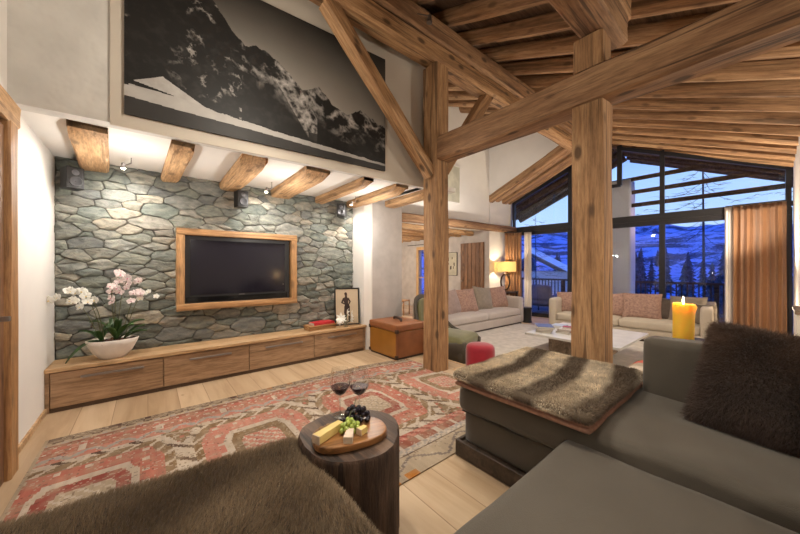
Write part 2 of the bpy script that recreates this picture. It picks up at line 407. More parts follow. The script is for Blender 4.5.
# upper wall carrying the photograph: plaster left part and beige panel part
def pw(x0, x1, z0, z1, off, t): return [(x0, PW(x0)-off, z0), (x1, PW(x1)-off, z0), (x1, PW(x1)-off, z1), (x0, PW(x0)-off, z1)]
S(G().slab(pw(-.9, 2.99, 2.425, 5.0, 0, 0), (0, .12, 0)).build('wall_upper', M['plaster_rough']))
S(G().slab(pw(-.22, 2.985, 2.405, 4.9, .018, 0), (0, .018, 0)).build('wall_upper_panel', M['panel']))
S(G().slab([(2.99, 2.99, CZ), (2.99, 5.8, CZ), (2.99, 5.8, 6), (2.99, 2.99, 5.0)], (-.1, 0, 0)).build('wall_upper_return', M['plaster']))
# north side of the big room
a, b = (2.9, 5.88), (8.07, 5.5)
S(G().prism([a, b, (8.07, 5.75), (2.9, 6.1)], 2.60, 6.1).build('wall_north', M['plaster']))
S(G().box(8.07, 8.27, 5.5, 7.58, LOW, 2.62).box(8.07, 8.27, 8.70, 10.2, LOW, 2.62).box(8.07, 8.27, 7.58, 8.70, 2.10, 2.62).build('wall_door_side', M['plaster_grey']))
S(G().prism([(8.08, 5.495), (9.25, 5.42), (9.25, 5.7), (8.08, 5.7)], LOW, 3.9).build('wall_window_corner', M['plaster']))
S(G().slab([(8.07, 5.75, 3.44), (8.07, 5.75, 6.1), (8.07, 2.6, 4.9), (8.07, 2.79, 4.70)], (.12, 0, 0)).build('wall_gable_inner', M['plaster']))
S(G().box(2.9, 8.3, 10.0, 10.2, LOW, 2.6).build('wall_north_far', M['plaster']))
S(G().box(2.82, 3.0, 4.6, 10.2, LOW, 2.6).build('wall_west_far', M['plaster']))
S(G().box(2.9, 8.2, 5.75, 10.2, 2.50, 2.56).build('ceiling_north', M['plaster']))
# closing walls behind the camera and at the right
S(G().box(-.92, 9.8, -3.3, -3.1, LOW, 3.0).build('wall_south', M['plaster']))
S(G().prism([(7.45, -.27), (9.62, -.27), (9.62, -.6), (7.45, -.6)], LOW, 3.55).build('wall_right', M['plaster']))
S(G().prism([(9.62, -.27), (9.62, -3.2), (9.8, -3.2), (9.8, -.27)], LOW, 3.6).build('wall_east', M['plaster']))
S(boxo('baseboard_left', M['skirting'], None, -.72, -.705, 3.2, 4.17, 0, .05, .002))
S(boxo('baseboard_return', M['skirting'], None, 2.685, 2.70, 4.16, 4.21, 0, .06, .002))
# roof boards
def rp(x0, x1, y0, y1, dz, z=roof): return [(x0, y0, z(y0)+dz), (x1, y0, z(y0)+dz), (x1, y1, z(y1)+dz), (x0, y1, z(y1)+dz)]
S(G().slab(rp(-1, 8.1, -3.3, 6.0, .20), (0, 0, .08)).build('ceiling_south_slope', M['boards']))
S(G().slab(rp(8.1, 11.4, -3.3, 2.79, .20), (0, 0, .08)).build('ceiling_eaves_south', M['boards']))
nroof = lambda y: 4.70-.44*(y-2.79)
S(G().slab(rp(8.1, 11.4, 2.79, 6.4, .12, nroof), (0, 0, .08)).build('ceiling_eaves_north', M['boards']))

# rafters
k = 0
xs = [9.66-.54*i for i in range(20)]
for i, x in enumerate(xs):
    if x > 8.05:
        y1 = 2.66
    else: y1 = 5.62
    if x < 2.99: y1 = PW(x)-.14
    nth = ['first', 'second', 'third', 'fourth', 'fifth', 'sixth', 'seventh', 'eighth', 'ninth', 'tenth', 'eleventh', 'twelfth', 'thirteenth', 'fourteenth', 'fifteenth', 'sixteenth', 'seventeenth', 'eighteenth', 'nineteenth', 'twentieth'][i]
    x -= .12
    if i == 0: lab = 'rough roof rafter directly above the top edge of the window wall'
    else: lab = 'rough sloping roof rafter, %s from the window wall' % nth
    if i in (17, 18, 19) : continue
    beam('rafter', (x, -3.05, roof(-3.05)+.10), (x, y1, roof(y1)+.10), .15, .20, 'rafter', .014, .05, lab, 'rafter', group='roof rafters', seg=.4)
for i, x in enumerate((9.95, 10.45, 10.95, 11.3)):
    beam('eaves_rafter', (x, -3.0, roof(-3.0)+.10), (x, 2.7, roof(2.7)+.10), .13, .18, 'outdoor_wood', .01, .03, 'dark outdoor eaves rafter seen through the gable glass, %s out from the window' % ['first', 'second', 'third', 'outermost'][i], 'rafter', group='eaves rafters outside', seg=.6)
# raking timbers of the low north slope beside the window
for i, (x, w, dz) in enumerate(((8.17, .2, .0), (8.47, .22, .05), (8.83, .26, .02), (9.10, .16, .03))):
    beam('raking_timber', (x, 2.95, nroof(2.95)-.06+dz), (x, 5.62, nroof(5.62)-.06+dz), w, .22, 'rafter', .008, .03, 'raking timber falling left above the window, %s' % ['furthest from the glass, under the white wall', 'second from the white wall', 'third from the white wall', 'touching the glass edge'][i], 'timber', group='raking timbers left of the gable', seg=.4)
for i, x in enumerate((9.6, 10.2, 10.8, 11.3)):
    beam('eaves_rafter', (x, 2.85, nroof(2.85)+.02), (x, 6.3, nroof(6.3)+.02), .13, .18, 'outdoor_wood', .01, .03, 'dark outdoor rafter falling left beyond the tall glass, %s' % ['nearest the glass', 'second from the glass', 'third from the glass', 'outermost'][i], 'rafter', group='eaves rafters outside', seg=.6)

# frame of big timbers
beam('timber_post', (2.91, 2.79, 0), (2.91, 2.79, 3.92), .24, .24, 'post', .012, .015, 'tall timber post standing beside the leather trunk at the rug corner', 'post', up=(1, 0, 0))
beam('timber_post', (2.91, .97, 0), (2.91, .97, 2.68), .24, .24, 'post', .012, .015, 'thick timber post standing behind the sofa chaise with the folded throw', 'post', up=(1, 0, 0))
beam('king_post', (2.91, .97, 2.97), (2.91, .97, 3.24), .22, .22, 'post', .008, .015, 'short timber post between the tie beam and the upper purlin', 'post', up=(1, 0, 0))
beam('tie_beam', (2.91, 2.665, 2.825), (2.91, -3.05, 2.825), .23, .29, 'old_beam', .014, .02, 'massive horizontal tie beam crossing the picture on top of the thick post', 'beam')
beam('purlin', (-.7, 2.79, 4.32), (9.36, 2.79, 4.32), .27, .28, 'old_beam', .014, .03, 'heavy upper purlin running towards the window gable above the tall post', 'beam')
beam('purlin', (-.7, 2.79, 4.055), (9.36, 2.79, 4.055), .22, .23, 'post', .014, .025, 'lower timber doubled under the heavy purlin, resting on the tall post', 'beam')
beam('purlin', (-.7, .91, 3.37), (3.17, .91, 3.37), .26, .24, 'old_beam', .010, .02, 'lower stub purlin lying on the short king post', 'beam')
beam('purlin', (-.7, .91, 3.595), (3.27, .91, 3.595), .26, .2, 'post', .010, .02, 'upper stub purlin ending in the air above the king post', 'beam')
beam('brace', (2.80, 2.79, 2.52), (1.36, 2.79, 3.94), .14, .17, 'post', .010, .02, 'diagonal brace rising left from the tall post in front of the mountain photograph', 'brace')
beam('brace', (3.03, 2.79, 2.62), (4.05, 2.79, 3.98), .14, .17, 'post', .010, .02, 'diagonal brace rising right from the tall post behind the tie beam', 'brace')
beam('lintel_beam', (3.45, 5.73, 2.54), (8.1, 5.40, 2.54), .3, .17, 'old_beam', .012, .02, 'old timber lintel spanning the opening to the north room above the pale sofa', 'beam')
beam('lintel_beam', (8.07, 5.38, 2.54), (9.2, 5.32, 2.54), .22, .17, 'old_beam', .010, .02, 'short timber lintel between the lintel corner and the window', 'beam')
for i in range(8):
    y = 6.15+.5*i
    beam('joist', (3.0, y, 2.43), (8.06, y, 2.43), .16, .15, 'alcove_beam', .01, .03, 'low ceiling joist of the north room, %s behind the lintel' % ['first', 'second', 'third', 'fourth', 'fifth', 'sixth', 'seventh', 'last'][i], 'joist', group='joists of the north room', seg=.6)

# alcove ceiling beams, wall end first
ab = [((-.43, 4.54), (-.36, 3.36), .22), ((.20, 4.54), (.24, 3.28), .17), ((.83, 4.54), (.82, 3.24), .235), ((1.49, 4.54), (1.46, 3.20), .28), ((2.09, 4.54), (2.09, 3.14), .14), ((2.66, 4.5), (2.61, 3.12), .20), ((3.14, 4.08), (3.10, 3.10), .20)]
desc = ['above the left wall speaker', 'between the first and second ceiling spots', 'meeting the stone wall left of the middle speaker', 'just right of the middle ceiling spot', 'thinnest one, right of the television', 'ending over the right wall speaker', 'resting on the grey plaster pillar']
for (w0, w1, w), ds in zip(ab, desc):
    beam('ceiling_beam', (w1[0], w1[1], CZ-.045), (w0[0], w0[1], CZ-.045), w, .11, 'alcove_beam', .010, .022, 'short sawn timber on the white alcove ceiling, ' + ds, 'beam', group='alcove ceiling beams', seg=.08, round_start=.16)

# ------------------------------------------------------------------ stone wall
def stone_wall():
    X0, X1, Z0, Z1 = -.72, 2.70, .36, CZ; SX = 2.1
    pts = []
    tries = 0
    r1 = random.Random(11)
    while len(pts) < 330 and tries < 60000:
        tries += 1
        x, z = r1.uniform(X0/SX-.05, X1/SX+.05), r1.uniform(Z0-.05, Z1+.05)
        r = r1.choice([.05, .065, .08, .10]) if tries < 200 else (r1.choice([.04, .055, .07]) if tries < 12000 else r1.choice([.02, .026, .035]))
        if all((x-a)**2+(z-b)**2 > (r+c)**2*.82 for a, b, c in pts): pts.append((x, z, r))
    v = []; f = []; cols = []
    nx = ny = 0
    palette = [(.24, .26, .225), (.29, .305, .265), (.20, .225, .20), (.33, .33, .29), (.26, .29, .265), (.35, .335, .29), (.22, .23, .22), (.30, .31, .285), (.25, .26, .23), (.43, .40, .33)]
    for i, (x, z, r) in enumerate(pts):
        poly = [(X0/SX, Z0), (X1/SX, Z0), (X1/SX, Z1), (X0/SX, Z1)]
        for j, (a, b, c) in enumerate(pts):
            if j == i: continue
            dx, dz = a-x, b-z; D = math.hypot(dx, dz)
            if D > .5: continue
            t = (D*D+r*r-c*c)/(2*D*D)
            mx, mz = x+dx*t, z+dz*t
            new = []; n = len(poly)
            for q in range(n):
                p, s = poly[q], poly[(q+1) % n]
                dp = (p[0]-mx)*dx+(p[1]-mz)*dz; ds = (s[0]-mx)*dx+(s[1]-mz)*dz
                if dp <= 0: new.append(p)
                if dp*ds < 0:
                    u = dp/(dp-ds); new.append((p[0]+(s[0]-p[0])*u, p[1]+(s[1]-p[1])*u))
            poly = new
            if len(poly) < 3: break
        if len(poly) < 3: continue
        P = [(a*SX, b) for a, b in poly]
        area = abs(sum(P[q][0]*P[(q+1) % len(P)][1]-P[(q+1) % len(P)][0]*P[q][1] for q in range(len(P))))/2
        if area < .0006: continue
        # chaikin rounding after densifying, wobble
        Q = []
        n = len(P)
        for q in range(n):
            p, s = Vector((*P[q], 0)), Vector((*P[(q+1) % n], 0)); ln = (s-p).length
            m = max(1, int(ln/.028))
            for e in range(m): Q.append(p.lerp(s, e/m))
        for _ in range(1):
            Q2 = []
            for q in range(len(Q)):
                p, s = Q[q], Q[(q+1) % len(Q)]; Q2 += [p.lerp(s, .25), p.lerp(s, .75)]
            Q = Q2 if _ == 0 or len(Q) < 26 else Q
        Q = [q+Vector((noise.noise(q*9+Vector((0, 0, 3))), noise.noise(q*9+Vector((0, 0, 33))), 0))*.016+Vector((noise.noise(q*30), noise.noise(q*30+Vector((0, 0, 9))), 0))*.004 for q in Q]
        cx = sum(q.x for q in Q)/len(Q); cz = sum(q.y for q in Q)/len(Q); c0 = Vector((cx, cz, 0))
        size = math.sqrt(area)
        d0 = r1.uniform(.0, .022); tx, tz = r1.uniform(-.05, .05), r1.uniform(-.06, .06)
        col = r1.choice(palette); kk = r1.uniform(.8, 1.2); col = tuple(cc*kk*.74 for cc in col)
        rings = []
        m = len(Q)
        for (sh, dep) in ((.0015, .0), (.003, .014), (.008, .020), (.022, .024), (.6, .026)):
            base = len(v); ring = []
            for q in Q:
                dirv = c0-q; ln = max(dirv.length, 1e-4)
                s_ = sh if sh < .5 else ln*.5
                p = q+dirv/ln*min(s_, ln*.62)
                rough = noise.fractal(Vector((p.x*9, p.y*16, i)), 1, 2, 4)*.016
                y = 4.575-(dep+(d0+rough*(dep > .015)+(p.x-cx)*tx+(p.y-cz)*tz)*(dep > 0))
                v.append((p.x, y, p.y)); cols.append(col); ring.append(base+len(ring))
            rings.append(ring)
        v.append((cx, 4.575-.029-d0-noise.fractal(Vector((cx*9, cz*16, i)), 1, 2, 4)*.010, cz)); cols.append(col); ce = len(v)-1
        for A, B in zip(rings, rings[1:]):
            for q in range(m): f.append((A[q], A[(q+1) % m], B[(q+1) % m], B[q]))
        for q in range(m): f.append((rings[-1][q], rings[-1][(q+1) % m], ce))
    g = G(); g.v = v; g.f = f
    m, nt, bb = newmat('alpine_stone'); at = N(nt, 'ShaderNodeAttribute'); at.attribute_name = 'Col'
    vv = coords(nt, (1, 1, 2.2), False)
    n1 = N(nt, 'ShaderNodeTexNoise', Scale=9., Detail=9., Roughness=.65, Distortion=.4); L(nt, vv, n1.inputs['Vector'])
    c = mixc(nt, .9, at.outputs['Color'], ramp(nt, n1.outputs['Fac'], [(.3, (.42, .46, .44)), (.5, (1, 1, 1)), (.7, (1.6, 1.52, 1.35))]), 'MULTIPLY')
    L(nt, c, bb.inputs['Base Color']); bb.inputs['Roughness'].default_value = .8
    bump(nt, bb, n1.outputs['Fac'], .8, .02)
    o = g.build('wall_stone', m, None, auto=55)
    ca = o.data.color_attributes.new('Col', 'FLOAT_COLOR', 'POINT')
    ca.data.foreach_set('color', np.array([(*q, 1) for q in cols], dtype=np.float32).ravel())
    bk = G().box(X0, X1, 4.565, 4.582, 0, CZ).build('wall_mortar', plain('dark_mortar', (.075, .07, .06), .95, var=.4, nscale=30))
    S(o); S(bk)
stone_wall()

# ------------------------------------------------------------------ coloured grid (prints and woven rugs keep their pattern in the mesh)
def grid_color(name, nx, ny, pos, col, mat, parent=None):
    v = [pos(i/nx, j/ny) for j in range(ny+1) for i in range(nx+1)]
    f = [(j*(nx+1)+i, j*(nx+1)+i+1, (j+1)*(nx+1)+i+1, (j+1)*(nx+1)+i) for j in range(ny) for i in range(nx)]
    me = bpy.data.meshes.new(name); me.from_pydata(v, [], f); me.update(); me.materials.append(mat)
    ca = me.color_attributes.new('Col', 'FLOAT_COLOR', 'CORNER')
    c = np.ones((len(f)*4, 4), dtype=np.float32)
    k = 0
    for j in range(ny):
        for i in range(nx):
            c[k:k+4, :3] = col((i+.5)/nx, (j+.5)/ny); k += 4
    ca.data.foreach_set('color', c.ravel())
    o = bpy.data.objects.new(name, me); link(o)
    if parent: o.parent = parent
    return o

# mountain photograph
PX0, PX1, PZ0, PZ1 = -.139, 2.238, 2.503, 3.865
def lerp_pts(pts, x):
    for (a, p), (b, q) in zip(pts, pts[1:]):
        if x <= b: return p+(q-p)*(x-a)/(b-a)
    return pts[-1][1]
RIDGE = [(0, 1.5), (.232, .88), (.30, .72), (.351, .64), (.392, .66), (.43, .655), (.463, .63), (.516, .56), (.572, .47), (.60, .49), (.647, .545), (.68, .48), (.729, .425), (.786, .39), (.82, .43), (.856, .465), (.90, .44), (1.0, .375)]
DARK = [(0, .104), (.132, .092), (.371, .080), (.647, .058), (1, .044)]
WHITE = [(0, .165), (.132, .171), (.186, .158), (.306, .135), (.441, .113), (.613, .098), (1, .060)]
def art(x, y):
    n = lambda s, o=0: noise.fractal(Vector((x*s*1.75, y*s, o)), .9, 2, 6)
    rg = lerp_pts(RIDGE, x)+.016*noise.fractal(Vector((x*30, 0, 1)), .8, 2, 6)
    if y > rg:
        t = min(1, max(0, (y-.36)/.64)); u = min(1, max(0, (x-.25)/.75))
        v = .34*(1-t)**1.3*(1-.35*u)+.030+.01*n(2); return (v*1.06, v*.96, v*.83)
    if y < lerp_pts(DARK, x):
        v = .034+.006*n(6); return (v, v*.92, v*.86)
    wt = lerp_pts(WHITE, x)+.006*n(12)
    slope = .20+.05*math.sin(x*25) if x < .2 else 0
    if y < wt: v = .40+.05*n(9)-.10*x; return (v, v*.94, v*.87)
    tri = .27-abs(x-.10)*.9 if x < .10 else .265-(x-.10)*.95
    if .01 < x < .24 and y < min(tri, wt+.10) and not (x < .14 and y < .205-.26*x and y > .175-.06*x): v = .36+.08*n(14); return (v, v*.94, v*.87)
    v = .014+.012*max(0, n(16))
    d = rg-y
    h = noise.ridged_multi_fractal(Vector((x*13+y*4, y*7-x*5, 3)), .75, 2.1, 7, 1, 2)
    facet = n(4, 8)
    lit = 0
    if x < .34: lit = max(0, (h-1.62))*1.5*max(0, min(1, facet*3+.35))*(1 if y > .55 or x > .16 else .3)
    else:
        pk = max(0, 1-abs(d-.07)/.22)
        lit = max(0, (h-1.18))*1.0*pk*max(0, min(1, facet*4+.75))
        if .46 < x < .64 and abs((y-.62)+(x-.46)*2.6) < .13: lit = max(lit, max(0, h-1.15)*.9)
    if x > .60 and y < .20-.05*x: lit *= .1
    v += min(.42, lit*.45)
    return (v*1.05, v*.97, v*.89)
ph = empty('mountain_photograph', (PX0, PW(PX0)-.02, PZ0), math.atan2(PW(PX1)-PW(PX0), PX1-PX0), 'large black and white mountain photograph on the upper wall', 'picture')
wd = math.hypot(PX1-PX0, PW(PX1)-PW(PX0)); hd = PZ1-PZ0
boxo('backing_board', M['black'], ph, 0, wd, -.018, 0, 0, hd, .001)
grid_color('print', 560, 320, lambda s, t: (s*wd, -.0195, t*hd), art, attrmat('photo_paper', .55), ph)

# ------------------------------------------------------------------ kilim
RW, RH = 3.5, 2.07
SAL = (.48, .15, .105); RED = (.33, .075, .055); PINK = (.56, .21, .155); OLV = (.24, .145, .07); WHT = (.60, .50, .40); GRY = (.38, .34, .31); BRN = (.10, .05, .03); BEI = (.46, .36, .25); ORG = (.55, .20, .03)
def kil(s, t):
    x = round(s*RW/.012)*.012; y = round(t*RH/.012)*.012
    wear = noise.noise(Vector((x*30, y*6, 2)))*.5+noise.noise(Vector((x*3, y*3, 5)))*.5
    df = RH-y; dn = y
    c = None
    if x < .02 or x > RW-.02: c = BEI
    elif df < .05:
        c = BRN if (int(x/.024)+int(df/.012)) % 2 else BEI
        if noise.noise(Vector((x*9, 0, 0))) > .2: c = mixt(c, ORG, .5) if x > 1.3 else BRN
    elif df < .10: c = BRN if math.sin(x*60)*math.sin(df*250) > -.1 else BEI
    elif df < .14: c = BEI if int(x/.036) % 3 else GRY
    elif df < .24:
        c = mixt(RED, OLV, .35) if df < .19 else SAL
        if abs(df-.19) < .014 and int(x/.024) % 3 == 0: c = WHT
    elif df < .34:
        c = mixt(SAL, OLV, .25)
        if abs(df-.27) < .01 and int(x/.03) % 2: c = WHT
        if abs((x*2.2) % 1-.5) < .05 and abs(df-.29) < .05: c = WHT
    elif df < .44:
        z = abs(((x*5.5) % 1)-.5)*2
        c = GRY if abs((df-.34)/.10-z*.8) < .25 else PINK
    elif dn < .20:
        c = BEI
        z = abs(((x*2.0) % 1)-.5)*2
        if abs((dn-.03)/.14-z) < .09: c = mixt(BRN, GRY, .4)
        if dn < .05 and int(x/.05) % 3 and 1.4 < x < 2.0: c = ORG
        if dn > .185: c = BRN
    elif dn < .26: c = WHT if (int(x/.03)+int(dn/.03)) % 2 else GRY
    elif dn < .34: c = mixt(RED, OLV, .3) if int(x/.04) % 5 else WHT
    elif dn < .42:
        c = PINK if int((x+dn)/.05) % 2 else RED
    else:
        # field of stepped medallions, two staggered rows
        H = RH-.44-.42; yy = (dn-.42)/H
        px = (x+.18)/.98; k = math.floor(px); u = (px-k-.5)*2; w = (yy-.5)*2
        m = abs(u)*.72+abs(w)*.50+max(0, abs(w)-.72)*.9
        m = max(abs(u)*.78+abs(w)*.42, abs(w)*1.02); m = max(m, abs(u)*1.02)
        m = round(m/.028)*.028
        if m > 1.02:
            c = OLV
            q = (int(x/.036)*7+int(y/.036)*13) % 11
            if q == 0: c = mixt(WHT, OLV, .3)
            elif q == 5: c = SAL
            elif q == 8: c = BRN
            z = abs(((x*4.1) % 1)-.5)*2
            if abs(abs(w)-.86-z*.1) < .022: c = mixt(WHT, OLV, .45)
        elif m > .92: c = WHT if int((x+y)/.048) % 4 else BRN
        elif m > .80: c = OLV if int((x-y)/.036) % 4 else WHT
        elif m > .52:
            c = SAL if k % 2 == 0 else PINK
            if int(x/.036) % 4 == 0 and int(y/.036) % 4 == 0: c = WHT
        elif m > .44: c = WHT
        elif m > .30: c = OLV if k % 2 else RED
        else:
            c = PINK if k % 2 else BEI
            if (int(x/.024)+int(y/.024)) % 3 == 0: c = WHT
    k_ = .74+.30*wear
    hs = math.sin(x*913.7+y*517.3)*43758.5; hs -= math.floor(hs)
    if hs < .16 and .1 < df and .1 < dn: c = mixt(c, (WHT, BRN, BEI)[int(hs*100) % 3], .6)
    c = mixt(c, BEI, max(0, min(.55, .18+.45*noise.noise(Vector((x*14, y*14, 9))))))
    return (c[0]*k_, c[1]*k_, c[2]*k_)
def mixt(a, b, t): return tuple(p*(1-t)+q*t for p, q in zip(a, b))
RX0, RY0 = -.60, 1.43
def kpos(s, t):
    x = RX0+s*RW; y = RY0+t*RH
    if x > 2.2: y -= (x-2.2)**1.2*.22*t
    return (x, y, .009+.0025*noise.noise(Vector((x*2, y*2, 1))))
kl = grid_color('kilim_rug', 350, 207, kpos, kil, attrmat('kilim_wool', .95, 160, .5))
tag(kl, 'large worn red and olive patterned kilim on the oak floor', 'rug')
mod = kl.modifiers.new('t', 'SOLIDIFY'); mod.thickness = .008; mod.offset = -1

# ------------------------------------------------------------------ television niche
tv = empty('television', (.96, 4.5, .89), 0, 'flat black television recessed in the wooden frame', 'television')
boxo('bezel', M['black'], tv, -.63, .63, -.035, .04, .0, .83, .006)
boxo('screen', M['screen'], tv, -.565, .565, -.038, -.030, .10, .775, .001)
boxo('speaker_bar', plain('gloss_black', (.006, .006, .007), .08), tv, -.60, .60, -.039, -.03, .012, .075, .002)
boxo('maker_mark', M['steel'], tv, -.035, .035, -.0405, -.038, .083, .089, 0)
G().sphere((.54, -.038, .20), .006, 8, 6).build('status_light', plain('status_light', (.3, .25, .2), .3), tv)
fr = empty('wooden_niche_frame', (.972, 4.5, .81), 0, 'thick oak frame around the television on the stone wall', 'frame')
W_, H_ = .714, .985
for nm, p0, p1, w, h in (('top_rail', (-W_, 0, H_-.04), (W_, 0, H_-.04), .17, .08), ('bottom_rail', (-W_, 0, .04), (W_, 0, .04), .17, .08), ('stile', (-W_+.04, 0, .08), (-W_+.04, 0, H_-.08), .08, .165), ('stile', (W_-.04, 0, .08), (W_-.04, 0, H_-.08), .08, .165)):
    o = beam(nm, p0, p1, w, h, 'frame_oak', .003, .006, parent=fr, up=(0, 0, 1) if 'rail' in nm else (0, 1, 0))
boxo('back_panel', M['black'], fr, -W_+.06, W_-.06, .045, .05, .06, H_-.06, 0)

# ------------------------------------------------------------------ media bench
be = empty('media_bench', (0, 0, 0), 0, 'long low oak bench with four drawers under the stone wall', 'bench')
boxo('top', M['oak_top'], be, -.718, 2.715, 4.135, 4.535, .370, .404, .004)
boxo('carcass', M['oak_front'], be, -.718, 2.695, 4.175, 4.535, .0, .369, .003)
boxo('end_panel', M['oak_front'], be, -.718, -.69, 4.155, 4.175, .0, .369, .002)
boxo('end_panel', M['oak_front'], be, 2.67, 2.70, 4.155, 4.175, .0, .369, .002)
boxo('base_strip', plain('dark_base', (.08, .045, .025), .6), be, -.69, 2.67, 4.16, 4.176, .0, .035, .001)
dv = [-.688, .13, .977, 1.833, 2.668]
hd_ = [(-.49, -.03), (.36, .78), (1.17, 1.66), (2.04, 2.53)]
for i in range(4):
    d = boxo('drawer', M['oak_front'], be, dv[i]+.004, dv[i+1]-.004, 4.153, 4.176, .04, .360, .003)
    boxo('handle', M['steel'], d, hd_[i][0], hd_[i][1], 4.132, 4.145, .285, .305, .002)
    for xx in (hd_[i][0]+.04, hd_[i][1]-.06): boxo('handle_foot', M['steel'], d, xx, xx+.02, 4.144, 4.156, .289, .301, .001)

# ------------------------------------------------------------------ speakers and spots
def speaker(x, y, z, rz, label):
    t = empty('wall_speaker', (x, y, z), rz, label, 'speaker', 'wall speakers on the stone wall')
    boxo('cabinet', M['black'], t, -.065, .065, -.07, .07, -.105, .105, .008)
    g = G().lathe([(0, -.002), (.036, .004), (.044, .014), (.050, .012), (.052, 0)], 24); o = g.build('woofer', plain('cone', (.05, .05, .055), .5), t, smooth=True, loc=(0, -.071, -.035), rot=(PI/2, 0, 0))
    g = G().lathe([(0, .008), (.012, .005), (.02, 0), (.026, .006), (.028, 0)], 20); g.build('tweeter', plain('cone2', (.12, .12, .13), .3, metal=.4), t, smooth=True, loc=(0, -.071, .052), rot=(PI/2, 0, 0))
    G().tube([(0, .07, 0), (0, .13, 0)], .014).build('bracket', M['black'], t)
    G().lathe([(0, 0), (.03, 0), (.03, .012), (0, .012)], 16).build('wall_plate', M['black'], t, loc=(0, .142, 0), rot=(PI/2, 0, 0))
speaker(-.575, 4.38, 2.20, .45, 'small black speaker at the left end of the stone wall')
speaker(.935, 4.38, 2.21, .15, 'small black speaker above the left part of the television')
speaker(2.40, 4.38, 2.24, -.75, 'small black speaker turned inwards near the white return wall')
SPOTS = [(-.13, 4.12, 2.36), (1.24, 4.12, 2.34), (2.50, 4.12, 2.34)]
for i, p in enumerate(SPOTS):
    t = empty('ceiling_spotlight', p, 0, 'small spotlight on a thin rod under the alcove ceiling, ' + ['above the orchids', 'right of the middle speaker', 'beside the white return wall'][i], 'spotlight', 'alcove spotlights')
    G().tube([(0, 0, CZ-p[2]), (0, 0, .02)], .005).build('rod', M['steel'], t)
    G().tube([(0, 0, .02), (-.03, 0, .0), (-.06, 0, 0)], .006).build('arm', M['steel'], t)
    G().tube([(-.06, .0, .012), (-.06, .025, -.03)], [.014, .022], 14).build('head', M['steel'], t)
    G().lathe([(0, 0), (.018, 0)], 14).build('lens', M['spot_glass'], t, loc=(-.06, .0265, -.033), rot=(-1.03+PI, 0, 0))

# ------------------------------------------------------------------ left door
dr = S(boxo('door_1', M['door_wood'], None, -.72, -.685, 2.25, 3.02, 0, 2.2, .004))
boxo('door_handle', M['steel'], dr, -.69, -.64, 2.9, 2.93, 1.0, 1.03, .004)
S(beam('trim_door_jamb', (-.692, 3.08, 0), (-.692, 3.08, 2.24), .15, .07, 'frame_oak', .004, .012, up=(1, 0, 0)))
S(beam('trim_door_lintel', (-.69, 3.17, 2.31), (-.69, 1.2, 2.31), .075, .15, 'alcove_beam', .006, .015))

# ------------------------------------------------------------------ orchids in their bowl
bw = empty('planter_bowl', (-.275, 4.28, .405), 0, 'oval white ribbed bowl on the bench holding the orchids', 'bowl'); bw.scale = (1.06, 1.06, 1.42)
prof = [(.0, 0), (.085, 0), (.095, .006), (.14, .045), (.175, .10), (.192, .135), (.183, .137), (.165, .10), (.12, .05), (.0, .03)]
G().lathe(prof, 48, sx=1, sy=.72).build('bowl', M['white_ceramic'], bw, smooth=True)
sg = G()
for _ in range(150):
    a = random.random()*2*PI; r = .165*math.sqrt(random.random())
    sg.sphere((r*math.cos(a), r*math.sin(a)*.72, .112+random.random()*.012), random.uniform(.010, .02), 7, 5, (1, .8, .6))
tag(sg.build('bark_mulch', M['soil'], bw, smooth=True), kind='stuff')
def petal_mesh(w, l, cup=.25, n=6):
    v = []; f = []
    for j in range(n+1):
        t = j/n; ww = w*math.sin(PI*min(1, t*.93+.07))**.6
        for i in range(5):
            u = -1+i/2; v.append((u*ww/2, l*t, cup*l*(t*t*.5)-abs(u)*.12*w))
    for j in range(n):
        for i in range(4): f.append((j*5+i, j*5+i+1, (j+1)*5+i+1, (j+1)*5+i))
    return v, f
def flower_mesh(sz, seed):
    g = G(); r = random.Random(seed)
    for ang, w, l in ((0, .55, .9), (2.25, .55, .85), (-2.25, .55, .85), (1.25, .98, .95), (-1.25, .98, .95)):
        v, f = petal_mesh(w*sz, l*sz, .15+r.random()*.15)
        R = Matrix.Rotation(ang, 3, 'Z'); g.add([R@Vector(p) for p in v], f)
    return g
